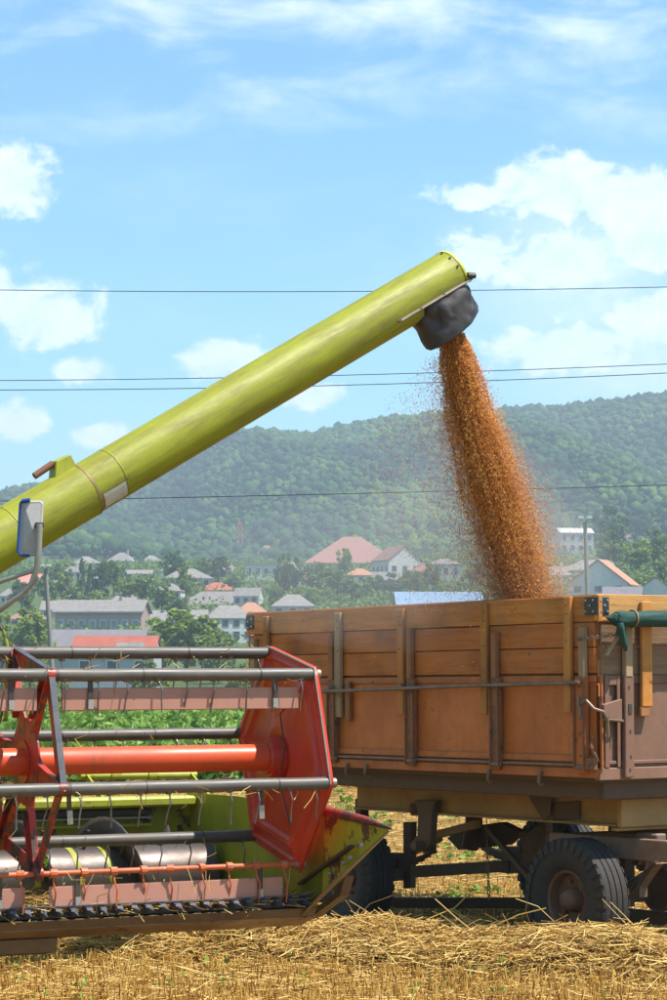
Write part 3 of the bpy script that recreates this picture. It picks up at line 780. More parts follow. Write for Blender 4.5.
T = [
 (26, 664, 70, 62, 'bright', 'full green tree behind the mirror arm, lowest at the left edge', 400),
 (2, 660, 40, 40, 'mid', 'green tree cut by the left edge behind the reel', 380),
 (187, 672, 92, 68, 'bright', 'broad yellow green tree left of the white three storey block', 380),
 (160, 668, 34, 42, 'bright', 'smaller tree left of the broad yellow green one', 375),
 (218, 676, 40, 40, 'mid', 'green tree in front of the white block base', 370),
 (150, 690, 44, 38, 'bush', 'low bright tree right of the red barn', 300),
 (238, 690, 36, 36, 'bush', 'low bright tree just left of the trailer corner', 300),
 (22, 618, 30, 36, 'mid', 'tree under the salmon roof at the left', None),
 (44, 610, 26, 34, 'mid', 'tree just behind the top of the leaning pole', None),
 (62, 606, 30, 30, 'bright', 'light tree right of the leaning pole top', None),
 (60, 586, 26, 22, 'mid', 'small tree below the mirror on the slope', None),
 (82, 595, 15, 34, 'cone', 'dark conifer below the leftmost upper house', None),
 (90, 598, 14, 32, 'cone', 'second dark conifer below the upper row', None),
 (104, 602, 26, 38, 'dark', 'dark tree below the pointed roof', None),
 (114, 596, 26, 34, 'mid', 'green tree in front of the pointed roof house', None),
 (128, 606, 26, 30, 'bright', 'bright tree above the brick building roof', None),
 (146, 606, 26, 30, 'mid', 'green tree left of the hipped cream house', None),
 (76, 614, 30, 22, 'mid', 'tree over the left end of the brick building roof', None),
 (98, 612, 28, 20, 'bright', 'light bush line over the brick roof middle', None),
 (172, 586, 26, 32, 'dark', 'dark tree left of the brown grey hipped roof', None),
 (186, 604, 22, 38, 'bright', 'bright upright tree in the village middle', None),
 (162, 616, 30, 32, 'mid', 'dense tree right of the cream hipped house', None),
 (176, 620, 28, 24, 'mid', 'low tree beneath the bright upright one', None),
 (205, 580, 20, 22, 'mid', 'tree on the slope above the red hipped roof', None),
 (218, 584, 30, 28, 'dark', 'dark tree over the red hipped roof', None),
 (234, 592, 24, 18, 'mid', 'tree right of the red hipped roof', None),
 (248, 560, 18, 20, 'mid', 'tree just right of the mast', None),
 (284, 604, 20, 48, 'dark', 'tall dark tree right of the pale green building', None),
 (294, 598, 22, 40, 'dark', 'tall dark tree, second right of the pale green building', None),
 (275, 612, 20, 26, 'mid', 'small round tree before the shop', None),
 (316, 598, 34, 34, 'mid', 'broad tree left of the hall front', None),
 (334, 600, 34, 30, 'mid', 'broad tree under the hall roof', None),
 (345, 584, 22, 34, 'bright', 'tree standing against the brown hall roof', None),
 (308, 612, 30, 26, 'bright', 'light tree over the trailer edge, left of the hall', None),
 (352, 606, 36, 26, 'mid', 'tree below the small clay roof', None),
 (374, 602, 30, 26, 'mid', 'tree right of the small clay roof', None),
 (392, 602, 30, 28, 'dark', 'dark tree below the white gabled wing of the hall', None),
 (412, 602, 32, 30, 'mid', 'tree right of the white gabled wing of the hall', None),
 (432, 596, 26, 32, 'mid', 'tree seen through the grain spray', None),
 (610, 556, 42, 48, 'dark', 'large dark tree right of the right pole top', None),
 (607, 572, 34, 40, 'mid', 'round green tree under the large dark tree', None),
 (588, 548, 26, 26, 'dark', 'dark tree behind the right pole top', None),
 (560, 552, 26, 30, 'dark', 'dark tree just right of the grain stream', None),
 (640, 548, 30, 34, 'dark', 'dark tree near the red roof at the right edge', None),
 (656, 572, 36, 42, 'mid', 'green tree at the right edge above the shed', None),
 (636, 580, 36, 40, 'bright', 'bright tree above the white gabled house', None),
 (620, 592, 30, 28, 'mid', 'tree left of the bright right hand tree', None),
 (664, 592, 30, 34, 'mid', 'lower tree at the right edge over the tarpaulin', None),
 (646, 600, 30, 26, 'bright', 'low light tree behind the tarpaulin', None),
 (540, 590, 26, 30, 'mid', 'tree behind the lower grain stream', None),
 (480, 592, 34, 34, 'mid', 'tree behind the falling grain over the blue roof', None),
]
for px, py, wpx, hpx, kd, lab, Yf in T:
    tree(px, py, wpx, hpx, kd, lab, Yfix=Yf)
for i, (px, w_px, h_px, kd, lab) in enumerate([
    (62, 34, 26, 'hedge', 'shrub below the left end of the red barn'), (92, 40, 22, 'bush', 'shrub below the red barn middle'),
    (124, 40, 26, 'hedge', 'shrub below the patched barn roof'), (160, 46, 30, 'bush', 'wide light shrub at the crop edge'),
    (196, 44, 28, 'hedge', 'shrub left of the trailer corner at the crop edge'), (232, 40, 30, 'bush', 'shrub at the crop edge by the trailer corner'),
    (20, 44, 28, 'hedge', 'shrub at the crop edge near the left side'), (262, 40, 26, 'hedge', 'shrub at the crop edge behind the reel end')]):
    tree(px, 708, w_px, h_px, kd, lab, 'shrub', Yfix=100, group='shrubs along the crop edge')
# scrub, away from the houses
xx, yy, S = SCRUB
ok = np.ones(len(xx), bool)
for hx, hy_, s in HOUSE_XY:
    ok &= ~((np.abs(xx - hx) < s * 0.75 + 2) & (yy > hy_ - 16) & (yy < hy_ + s + 3))
xx, yy, S = xx[ok], yy[ok], S[ok]
Q = np.stack([xx, yy, terrain(xx, yy) + S * 0.5], 1)
per = 26
LQ = np.repeat(Q, per, 0); d = rng.normal(size=LQ.shape); d /= np.linalg.norm(d, axis=1, keepdims=True)
LQ = LQ + d * (np.repeat(S, per) * rng.uniform(0.7, 1.15, len(LQ)))[:, None]
LV, LF, LR = leaves(LQ, rng.uniform(0.4, 0.9, len(LQ)) * np.repeat(np.where(S < 2, .7, 1.0), per), 0.8)
LR = 0.5 * LR + 0.5 * np.repeat(np.repeat(rng.random(len(Q)), per), 4)
o = obj('scrub', fastmesh('scrub', LV, LF, LR), M_leafA); tag(o, 'loose green scrub and garden bushes filling the village slope', 'scrub', kind='stuff')

# ------------------------------------------------------------------ poles and wires
def pole(px0, py0, px1, Y, label):
    b0 = at(px1, 0, Y); zb = tz(b0.x, Y); top = at(px0, py0, Y)
    h = thing('utility_pole', label, 'pole', (b0.x, Y, zb), group='poles beyond the field')
    tp_ = (top.x - b0.x, 0, top.z - zb); r = 0.15 * Y / 150
    MB().tube([(0, 0, -0.6), tuple(0.5 * c for c in tp_), tp_], [r * 1.2, r, r * 0.8], 10).build('shaft', M_polewood, h, smooth=True)
    for s in (-1, 1):
        f = MB().bar(tp_, (tp_[0] + s * 0.28, -0.1, tp_[2] + 0.22), 0.09, 0.07).build('lamp_arm', M_galv, h)
        MB().box((tp_[0] + s * 0.22 - 0.12, -0.25, tp_[2] + 0.16), (tp_[0] + s * 0.22 + 0.12, 0.1, tp_[2] + 0.30)).build('floodlight', M_wfr, f)
    return h
pole(45.5, 569, 55, 150, 'leaning grey pole with small lamps behind the mirror')
pole(585, 522, 591, 120, 'leaning grey pole with small lamps right of the grain')
def wire(pts, Y, r, label):
    P = [at(px, py, Y) for px, py in pts]
    a, m_, b = P; q = []
    for i in range(41):
        t_ = i / 40 * 3 - 1                                # runs on past both sides
        l0 = (t_ - .5) * (t_ - 1) / .5; l1 = t_ * (t_ - 1) / -.25; l2 = t_ * (t_ - .5) / .5
        q.append(a * l0 + m_ * l1 + b * l2)
    o = MB().tube(q, r, 6).build('power_line', M_wire, None, smooth=True)
    tag(o, label, 'wire', 'wires crossing the sky')
wire([(0, 290), (333, 291.5), (667, 287)], 70, 0.011, 'topmost wire crossing the sky behind the auger tip')
wire([(0, 380.5), (333, 375.5), (667, 364)], 64, 0.010, 'upper of the paired wires behind the auger')
wire([(0, 390), (333, 385.5), (667, 373)], 66, 0.011, 'lower of the paired wires behind the auger')
wire([(0, 501), (333, 494), (667, 485)], 60, 0.011, 'lowest wire crossing in front of the hill')

# ------------------------------------------------------------------ combine harvester
YAW = R(25)
CB = Vector((-0.2567, 12.2, 0.0))
combine = thing('combine_harvester', 'lime green combine with red reel and long unloading auger raised over the trailer', 'combine', CB, YAW)
_ca, _sa = math.cos(YAW), math.sin(YAW)
def w2c(p):
    d = Vector(p) - CB
    return Vector((d.x * _ca + d.y * _sa, -d.x * _sa + d.y * _ca, d.z))
def hp(px, py, x=None, y=None, z=None):
    """the point of the combine's own frame that the photo shows at (px, py), on the given plane"""
    o = w2c((0, 0, CAM_H)); q = w2c(at(px, py, 1.0)); d = q - o
    if x is not None: s = (x - o.x) / d.x
    elif y is not None: s = (y - o.y) / d.y
    else: s = (z - o.z) / d.z
    return o + d * s

ZC, RR, WID = 1.607, 0.56, 5.4
TH = [R(-11 + 60 * k) for k in range(6)]
def reelpt(x, k, r=RR): return Vector((x, -r * math.cos(TH[k]), ZC + r * math.sin(TH[k])))
tube_o = MB().tube([(-WID, 0, ZC), (0.02, 0, ZC)], 0.067, 28).build('reel', M_orange, combine, smooth=True)
tag(tube_o, 'orange red reel shaft')
reel = tube_o
BAYS = [(0, 1.36), (1.36, 2.72), (2.72, 4.08), (4.08, 5.4)]
for k in range(6):
    for (s0, s1) in BAYS:
        a, b = -s1 + 0.02, -s0 - 0.004
        if k == 5:
            MB().tube([reelpt(a, k), reelpt(b, k)], 0.0135, 10).build('tine_bar', M_orust, reel, smooth=True)
            continue
        n = 14; pts = []; rs = []
        for i in range(n + 1):
            x = a + (b - a) * i / n; p = reelpt(x, k)
            p.z += 0.0022 * mnoise.noise(Vector((x * 4, k * 7.1, 0))); pts.append(p)
            rs.append(0.0305 + 0.0012 * mnoise.noise(Vector((x * 6, k * 3.3, 5))))
        o = MB().tube(pts, rs, 16).build('tine_bar', M_sleeve, reel, smooth=True)
        for xs in (0.28, 0.72):                              # sleeve joints
            x = a + (b - a) * xs + random.uniform(-.12, .12); p = reelpt(x, k)
            MB().lathe([(-.003, .028), (-.003, .0325), (.003, .0325), (.003, .028)], p, (1, 0, 0), 16, True).build('sleeve_band', M_dsteel, o, smooth=True)
        MB().lathe([(0, .0), (0, .0315), (.03, .0315), (.03, 0)], (a - 0.012, *reelpt(0, k)[1:]), (1, 0, 0), 14).build('end_cap', M_dsteel, o, smooth=True)
# spring tines: alike, shared mesh
tm = MB()
tm.tube([(0, 0.0, -0.01), (0.002, -0.018, -0.04), (0.006, -0.028, -0.075), (0.0, -0.020, -0.12), (-0.003, -0.012, -0.185)], 0.0042, 6)
tm.lathe([(-.012, .012), (-.012, .020), (.012, .020), (.012, .012)], (0, -0.004, -0.016), (1, 0, 0), 8, True)
tine_me = tm.mesh('tine'); tine_me.materials.append(M_tine)
tc2 = MB(); tc2.tube([(0, 0.0, -0.008), (0.0, -0.010, -0.05), (0.012, -0.012, -0.09), (0.010, -0.004, -0.14), (0.004, 0.0, -0.19)], 0.0042, 6)
tc2.lathe([(-.017, .010), (-.017, .0215), (.017, .0215), (.017, .010)], (0, 0, 0), (1, 0, 0), 10, True)
tine2_me = tc2.mesh('tine'); tine2_me.materials.append(M_orust); 
for k in range(6):
    x = -0.07
    while x > -2.1:
        me = tine2_me if k == 5 else tine_me
        p = reelpt(x + random.uniform(-.008, .008), k)
        obj('tine', me, None, reel, loc=p, rot=(random.uniform(-.16, .16), random.uniform(-.08, .08), random.uniform(-.3, .3)))
        x -= 0.152
# pink boards hung under two of the bars, with straps
for k, dz in ((1, 0.062), (5, 0.062)):
    for (a, b) in ((-1.30, -0.075), (-2.66, -1.42), (-4.0, -2.78)):
        p = reelpt(0, k)
        o = MB().box((a, p.y + 0.006, p.z - dz - 0.108), (b, p.y + 0.018, p.z - dz)).build('bat_board', M_pink, reel, bevel=0.004)
        for xx_ in (a + 0.14, b - 0.13):
            MB().box((xx_ - .012, p.y - 0.005, p.z - dz - 0.10), (xx_ + .012, p.y + 0.0045, p.z)).build('strap', M_dsteel, o)
            MB().box((xx_ - .013, p.y - 0.011, p.z - dz - 0.10), (xx_ + .013, p.y - 0.0055, p.z - dz - 0.055)).build('strap_end', M_galv, o)
for x in (-0.36, -1.33):                                     # straps hanging under the front bar
    p = reelpt(x, 0)
    o = MB().bar(p, p + Vector((0.012, 0.02, -0.14)), 0.022, 0.006, (0, 1, 0)).build('strap', M_dsteel, reel)
    MB().bar(p + Vector((0.010, 0.012, -0.10)), p + Vector((0.014, 0.016, -0.165)), 0.026, 0.006, (0, 1, 0)).build('strap_end', M_galv, o)

# solid end panel, pressed sheet with raised ribs
def end_panel(x, flip):
    rings = [(0.000, 0.05), (0.010, 0.10), (0.030, 0.14), (0.030, 0.17), (0.012, 0.20), (0.010, 0.40), (0.026, 0.415), (0.026, 0.445), (0.010, 0.46), (0.006, 0.50), (0.016, 0.515), (0.006, 0.53), (0.004, 0.560), (-0.010, 0.566)]
    nseg = 72; V = []; F = []
    for i, (dx, r) in enumerate(rings):
        for j in range(nseg):
            a = 2 * math.pi * j / nseg; rel = (a - TH[0] + R(30)) % R(60) - R(30)
            hexr = math.cos(R(30)) / math.cos(abs(abs(rel) - R(30)))             # 1 at the corners
            q = min(1, max(0, (r - 0.12) / 0.2)); rad = r * ((1 - q) + q * hexr * 1.07)
            ridge = 0.0
            if 0.2 < r < 0.52: ridge = 0.024 * max(0, 1 - abs(rel) * r / 0.022)
            V.append((x + flip * (-dx - ridge), -rad * math.cos(a), ZC + rad * math.sin(a)))
    for i in range(len(rings) - 1):
        for j in range(nseg):
            j2 = (j + 1) % nseg; F.append((i*nseg + j, i*nseg + j2, (i+1)*nseg + j2, (i+1)*nseg + j))
    b = MB(); b.add(V, F)
    o = b.build('end_panel', M_red, reel, smooth=True)
    md = o.modifiers.new('solid', 'SOLIDIFY'); md.thickness = 0.004
    for k in range(6):
        MB().lathe([(-.02, 0), (-.02, .022), (.035, .026), (.035, 0)], reelpt(x, k), (1, 0, 0), 10).build('bearing', M_rail, o, smooth=True)
    for k in range(6):                                        # bright worn edge strip
        if k in (0, 1): MB().tube([reelpt(x - .004, k, .595), reelpt(x - .004, k, .598).lerp(reelpt(x - .004, (k + 1) % 6, .598), .5), reelpt(x - .004, (k + 1) % 6, .595)], 0.0055, 6).build('edge_strip', M_rail, o)
    q = [reelpt(x - .05, 1, .42), Vector((x - .06, -0.10, ZC + .22)), Vector((x - .062, -0.16, ZC + .05)), Vector((x - .06, -0.10, ZC - .12)), Vector((x - .05, -0.20, ZC - .33))]
    MB().tube(q, 0.004, 6).build('cable', M_black, o)
    MB().lathe([(-.10, .066), (-.10, .082), (-.085, .086), (-.085, .100), (0.02, .11), (0.02, .066)], (x, 0, ZC), (1, 0, 0), 24, True).build('flange', M_red, o, smooth=True)
end_panel(0.0, 1)
end_panel(-WID, -1)
# open spiders in between
def spider(x):
    o = MB().lathe([(-.006, .06), (-.012, .10), (-.012, .19), (-.004, .215), (.004, .215), (.010, .19), (.010, .06)], (x, 0, ZC), (1, 0, 0), 36).build('spider', M_redworn, reel, smooth=True)
    for k in range(6):
        d = (reelpt(0, k) - Vector((0, 0, ZC))).normalized(); s = Vector((1, 0, 0)).cross(d)
        c = Vector((x, 0, ZC))
        poly = [c + d*.15 + s*.095, c + d*.24 + s*.050, c + d*.40 + s*.040, c + d*.54 + s*.034, c + d*.60, c + d*.54 - s*.034, c + d*.40 - s*.040, c + d*.24 - s*.050, c + d*.15 - s*.095]
        MB().prism([p - Vector((.004, 0, 0)) for p in poly], (.008, 0, 0)).build('spoke', M_redworn, o)
        for sg in (-1, 1):
            MB().prism([c + d*.24 + s*sg*.044 + Vector((-.03, 0, 0)), c + d*.56 + s*sg*.030 + Vector((-.03, 0, 0)), c + d*.56 + s*sg*.036 + Vector((-.03, 0, 0)), c + d*.24 + s*sg*.052 + Vector((-.03, 0, 0))], (.028, 0, 0)).build('spoke_flange', M_redworn, o)
        k2 = (k + 1) % 6
        MB().prism([reelpt(x - .005, k, .583), reelpt(x - .005, k2, .583), reelpt(x - .005, k2, .50), reelpt(x - .005, k, .50)], (.007, 0, 0)).build('rim_band', M_redworn, o)
        if k in (0, 1):
            MB().bar(reelpt(x + 0.0, k, .588), reelpt(x + 0.0, (k + 1) % 6, .588), 0.008, 0.030, (1, 0, 0)).build('edge_strip', M_guard, o)
        MB().lathe([(-.02, 0), (-.02, .034), (.02, .034), (.02, 0)], reelpt(x, k), (1, 0, 0), 12).build('bearing', M_redworn, o, smooth=True)
    MB().lathe([(-.02, .066), (-.02, .105), (.02, .105), (.02, .066)], (x, 0, ZC), (1, 0, 0), 24, True).build('clamp_ring', M_red, o, smooth=True)
    return o
for x in (-1.36, -2.72, -4.08): spider(x)

# ---- header table
XR = 0.10                                                     # plane of the right side wall
yb = hp(190, 830, x=XR).y
zt = hp(100, 797, y=yb).z
zk = hp(150, 908, y=-0.16).z                                  # knife height
YK = -0.16
zf = zk - 0.02
table = MB()
table.add([(-WID - .1, yb, zt), (XR, yb, zt), (XR, yb, zf - .02), (-WID - .1, yb, zf - .02)], [(0, 1, 2, 3)])
n = 10; V = []; 
for i in range(n + 1):
    q = i / n; y = yb + (YK - yb) * q; z = zf - 0.02 - 0.10 * math.sin(min(1, q * 1.5) * math.pi) * (1 if q < .67 else 0) + 0.02 * q
    V += [(-WID - .1, y, z), (XR, y, z)]
table.add(V, [(2*i, 2*i + 1, 2*i + 3, 2*i + 2) for i in range(n)])
tb = table.build('header_table', M_limeworn, combine)
md = tb.modifiers.new('solid', 'SOLIDIFY'); md.thickness = 0.008
# beams and rails of the back wall
zb1 = hp(100, 798, y=yb - .1).z
MB().box((-WID - .1, yb - .13, zb1 - .055), (XR - .01, yb + .04, zb1)).build('top_beam', M_lime, tb, bevel=0.012)
for py, hgt, m in ((813, .035, M_dsteel), (818.5, .012, M_galv), (826, .016, M_lime)):
    z = hp(100, py, y=yb - .05).z
    MB().box((-WID, yb - .06, z - hgt / 2), (XR - .25, yb - .012, z + hgt / 2)).build('back_rail', m, tb, bevel=0.003)
pA, pB = hp(80, 776, y=yb + .35), hp(196, 775, y=yb + .35)
MB().tube([pA, pB], 0.022, 14).build('cross_tube', M_lime, tb, smooth=True)
for q in (0.3, 0.62):
    p = pA.lerp(pB, q); MB().lathe([(-.03, .022), (-.03, .03), (.03, .03), (.03, .022)], p, (1, 0, 0), 12, True).build('tube_clamp', M_limeworn, tb, smooth=True)
for q in (0.05, 0.95):
    p = pA.lerp(pB, q); MB().bar(p, (p.x, yb, zt - .05), 0.04, 0.012, (1, 0, 0)).build('bracket', M_lime, tb)
# side walls with pointed crop dividers
def zy(px, py, x=XR): p = hp(px, py, x=x); return (p.y, p.z)
TIP = hp(391, 829, x=XR + .06)
PROFILE = [zy(325, 813), zy(262, 800), zy(236, 796), (yb + .05, zt + .01), (yb + .05, zf - .06), (YK + .1, zf - .10), zy(300, 915), zy(322, 897)]
def side_wall(x, sgn):
    b = MB()
    poly = [(x, y, z) for y, z in PROFILE]
    b.prism(poly, (0.008 * sgn, 0, 0))
    return b.build('side_wall', M_lime, combine)
sw = side_wall(XR, 1); side_wall(-WID - .11, -1)
def P3(px, py, dx=0.0): return hp(px, py, x=XR + dx)
nose = MB()
q0 = [P3(326, 813), P3(391, 829, .06), P3(322, 897), P3(296, 908)]
nose.prism([q0[0], q0[1], q0[2], q0[3]], (0.01, 0, 0))
nz = nose.build('crop_divider', M_limeworn, combine); tag(nz, 'rust spotted pointed crop divider')
MB().tube([P3(300, 806), P3(330, 812), P3(365, 820, .03), P3(391, 828.5, .06)], [0.027, 0.027, 0.020, 0.006], 12).build('divider_tube', m_paint('worn red black tube', (0.34, 0.035, 0.02), (0.07, 0.035, 0.03), 0.9, 5, 0.5, rust=(0.06, 0.04, 0.035), rust_at=0.5), nz, smooth=True)
fl = MB()                                                     # folded lower edge, worn bare
A_ = [P3(391, 830, .06), P3(340, 880, .01), P3(316, 905), P3(288, 921)]
wv = Vector((-0.085, -0.02, -0.045))
for i in range(3):
    fl.prism([A_[i], A_[i + 1], A_[i + 1] + wv, A_[i] + wv * (0.12 if i == 0 else 1)], (0.0, 0.008, 0.008))
fl.build('lower_edge', M_tan, nz)
MB().bar(P3(300, 884, -.012), P3(352, 846, -.012), 0.012, 0.03, (1, 0, 0)).build('stiffener', M_dsteel, nz)
MB().prism([P3(297, 922, .03), P3(335, 893, .03), P3(345, 876, .03), P3(340, 896, .03), P3(312, 917, .03)], (.05, 0, 0)).build('skid_shoe', M_skid, nz)
for (px, py) in ((344, 863), (351, 858), (330, 874), (306, 895), (300, 870), (362, 845)):
    MB().lathe([(-.012, 0), (-.012, .012), (.0, .014), (.0, 0)], P3(px, py, .0), (1, 0, 0), 8).build('bolt', M_bolt, nz)
# intake auger
yd = yb - .42; zd = hp(120, 876, y=yd).z; print('YB', yb, yd, zd, zk, zt)
drum = MB().tube([(-WID, yd, zd), (XR - .06, yd, zd)], 0.165, 32).build('intake_drum', M_steel, combine, smooth=True)
def flight(x0, x1, r0, r1, pitch, hand):
    V = []; F = []; n = int(abs(x1 - x0) / pitch * 36)
    for i in range(n + 1):
        a = hand * 2 * math.pi * i / 36 + 0.9; x = x0 + (x1 - x0) * i / n
        for r_ in (r0, (r0 + r1) / 2, r1):
            V.append((x, yd + r_ * math.cos(a), zd + r_ * math.sin(a)))
    for i in range(n):
        for c_ in range(2): F.append((i*3 + c_, i*3 + c_ + 1, i*3 + c_ + 4, i*3 + c_ + 3))
    b = MB(); b.add(V, F); o = b.build('auger_flight', M_steel, drum, smooth=True)
    md = o.modifiers.new('solid', 'SOLIDIFY'); md.thickness = 0.006
flight(-0.12, -2.2, 0.16, 0.325, 0.50, -1); flight(-WID + .1, -3.2, 0.16, 0.325, 0.50, 1)
for xx_ in (-1.02, -0.78, -0.60):                              # dabs of lime paint on the drum
    V = []; nn = 8
    for i in range(nn + 1):
        a = math.pi * (0.55 + 0.5 * i / nn)
        for dx in (-.016 + .03 * i / nn, .016 + .03 * i / nn): V.append((xx_ + dx, yd + .1675 * math.cos(a), zd + .1675 * math.sin(a)))
    b = MB(); b.add(V, [(2*i, 2*i + 1, 2*i + 3, 2*i + 2) for i in range(nn)]); b.build('paint_mark', M_lime, drum, smooth=True)
for xx_ in (-0.70, -0.52, -0.95, -1.25):
    a = random.uniform(1.6, 2.6); MB().tube([(xx_, yd + .15*math.cos(a), zd + .15*math.sin(a)), (xx_ + .02, yd + .27*math.cos(a), zd + .27*math.sin(a))], 0.010, 8).build('finger', M_dsteel, drum)
# cutter bar
zkb = zk
cut = MB().box((-WID, YK - .012, zkb - .028), (XR, YK + .05, zkb - .006)).build('cutter_bar', M_dsteel, combine, bevel=0.003)
gm = MB()
gm.add([(-.013, 0, -.016), (.013, 0, -.016), (.016, 0, .012), (-.016, 0, .012), (-.007, -.07, -.010), (.007, -.07, -.010), (.009, -.07, .010), (-.009, -.07, .010), (0, -.125, -.002)],
       [(0, 1, 5, 4), (1, 2, 6, 5), (2, 3, 7, 6), (3, 0, 4, 7), (4, 5, 8), (5, 6, 8), (6, 7, 8), (7, 4, 8), (3, 2, 1, 0)])
gm.add([(-.020, .004, .006), (.020, .004, .006), (.020, .004, .026), (-.020, .004, .026), (-.016, -.055, .010), (.016, -.055, .010), (.014, -.05, .020), (-.014, -.05, .020)],
       [(0, 1, 5, 4), (1, 2, 6, 5), (2, 3, 7, 6), (3, 0, 4, 7), (4, 5, 6, 7), (3, 2, 1, 0)])
g_me = gm.mesh('knife_guard'); g_me.materials.append(M_guard)
for i in range(31):
    obj('knife_guard', g_me, None, cut, loc=(0.03 - 0.0762 * i, YK - 0.01, zkb), rot=(random.uniform(-.05, .05), 0, random.uniform(-.06, .06)))
bl = MB().box((-WID, YK - .035, zkb + .028), (XR - .02, YK + .02, zkb + .033)).build('sickle_bar', M_guard, cut)
# sheets under the knife
un = MB(); x0, x1 = -WID, XR - .01
def strip(name, pts, mat, xa=x0, xb=x1, th=.006):
    b = MB(); V = []
    for (y, z) in pts: V += [(xa, y, z), (xb, y, z)]
    b.add(V, [(2*i, 2*i + 1, 2*i + 3, 2*i + 2) for i in range(len(pts) - 1)])
    o = b.build(name, mat, combine); md = o.modifiers.new('solid', 'SOLIDIFY'); md.thickness = th; return o
z1 = hp(150, 917, y=YK - .03).z; z2 = hp(150, 923, y=YK - .02).z; z3 = hp(150, 932, y=YK + .10).z
strip('knife_back', [(YK - .05, zkb - .030), (YK - .045, z1), (YK - .02, z2)], M_skid)
strip('front_lip', [(YK - .02, z2 - .004), (YK + .02, z2 - .02), (YK + .12, z3 + .0), (YK + .35, z3 - .03)], M_tan)
strip('skid_sheet', [(YK + .10, z3 - .004), (YK + .12, z3 - .07), (YK + .3, z3 - .10), (YK + .6, z3 - .05)], M_skid, -2.4, -1.22)
strip('belly_sheet', [(YK + .30, z3 - .03), (yb, zf - .08)], M_skid)
# straw lying on the table
n = 4200
P = np.stack([rng.uniform(-2.2, 0.05, n), rng.uniform(YK + .02, 0.22, n), np.zeros(n)], 1)
P[:, 2] = zf - 0.0 + rng.random(n) * 0.05 * (0.7 + (P[:, 0] < -1.05) * 0.8)
a = rng.uniform(0, 6.28, n); D = np.stack([np.cos(a), np.sin(a) * .7, rng.normal(0, .12, n)], 1); D /= np.linalg.norm(D, axis=1, keepdims=True)
V, F, r = strands(P, D, rng.uniform(.05, .2, n), 0.0022)
o = obj('loose_straw', fastmesh('loose_straw', V, F, r), M_straw, combine); o['kind'] = 'stuff'
n = 150                                                        # wisps caught on the reel
k_ = rng.integers(0, 6, n); xs = rng.uniform(-1.9, -0.05, n)
P = np.array([reelpt(x, k) for x, k in zip(xs, k_)]) + rng.normal(0, .015, (n, 3)); D = rng.normal(size=(n, 3)); D[:, 2] -= 1.0; D /= np.linalg.norm(D, axis=1, keepdims=True)
V, F, r = strands(P, D, rng.uniform(.05, .16, n), 0.0017, rng.normal(0, .01, (n, 3)), 3)
o = obj('caught_straw', fastmesh('caught_straw', V, F, r), M_straw, reel); o['kind'] = 'stuff'
n = 60
P = hp(40, 858, y=-.12); P = np.array(P) + rng.normal(0, .02, (n, 3)); V, F, r = leaves(P, .022, 0, 2.2)
o = obj('caught_weed', fastmesh('caught_weed', V, F, r), M_weed, reel); o['kind'] = 'stuff'

# ---- unloading auger
A0, B0 = at(0, 540, 14.9), at(440, 281, 16.6)
ax = (B0 - A0).normalized(); LEN = (B0 - A0).length
def axp(px):                                                  # point of the axis at that photo column
    f = lambda s: CX + FPX * (A0 + ax * s).x / (A0 + ax * s).y
    lo, hi = -3.0, 6.0
    for _ in range(50):
        m_ = (lo + hi) / 2
        if f(m_) < px: lo = m_
        else: hi = m_
    return lo
RT = 0.172
lat = ax.cross(Vector((0, 0, 1))).normalized()                 # towards the camera side
if lat.y > 0: lat = -lat
dn = lat.cross(ax).normalized()
if dn.z > 0: dn = -dn
S0, S_seam, S_ring, S_cut, S_end = -1.45, axp(84), axp(112), axp(407), axp(451)
def L(p): return w2c(p)
# lime paint of the tube: grime and scuffs run along it
t = NT('grimy lime tube'); tcx = t.n('ShaderNodeTexCoord'); vr = t.n('ShaderNodeVectorRotate', rotation_type='EULER_XYZ')
axL = (w2c(A0 + ax) - w2c(A0)).normalized()
vr.inputs['Rotation'].default_value = axL.rotation_difference(Vector((1, 0, 0))).to_euler('XYZ')
t.l(tcx.outputs['Object'], vr.inputs['Vector'])
def tm_(sc):
    m_ = t.n('ShaderNodeMapping'); m_.inputs['Scale'].default_value = sc; t.l(vr.outputs[0], m_.inputs[0]); return m_.outputs[0]
st = t.noise(tm_((0.9, 7, 7)), 2.2, 8, 0.7, 0.4); st2 = t.noise(tm_((3, 22, 22)), 2.0, 6, 0.7, 0.3); bl_ = t.noise(tm_((1, 1, 1)), 3.4, 8, 0.7); sp_ = t.noise(tm_((1, 1, 1)), 34, 6, 0.7)
c = t.mix(t.rng(bl_, 0.35, 0.7, 0, 0.45), (0.285, 0.305, 0.011), (0.19, 0.165, 0.02))
c = t.mix(t.rng(st, 0.46, 0.70, 0, 0.75), c, (0.14, 0.10, 0.028))
c = t.mix(t.rng(st2, 0.60, 0.72, 0, 0.35), c, (0.38, 0.35, 0.10))
c = t.mix(t.rng(sp_, 0.66, 0.70, 0, 0.8), c, (0.14, 0.085, 0.03))
c = t.mix(t.rng(bl_, 0.70, 0.73, 0, 0.8), c, (0.26, 0.13, 0.045))
dn_ = t.n('ShaderNodeMath', operation='MULTIPLY_ADD'); t.l(bl_, dn_.inputs[0]); dn_.inputs[1].default_value = 3.0; t.l(st2, dn_.inputs[2])
t.bump(dn_.outputs[0], 0.16, 0.01); M_auger = t.set(c, t.rng(st, 0.3, 0.7, 0.36, 0.62), 0, 0.4)
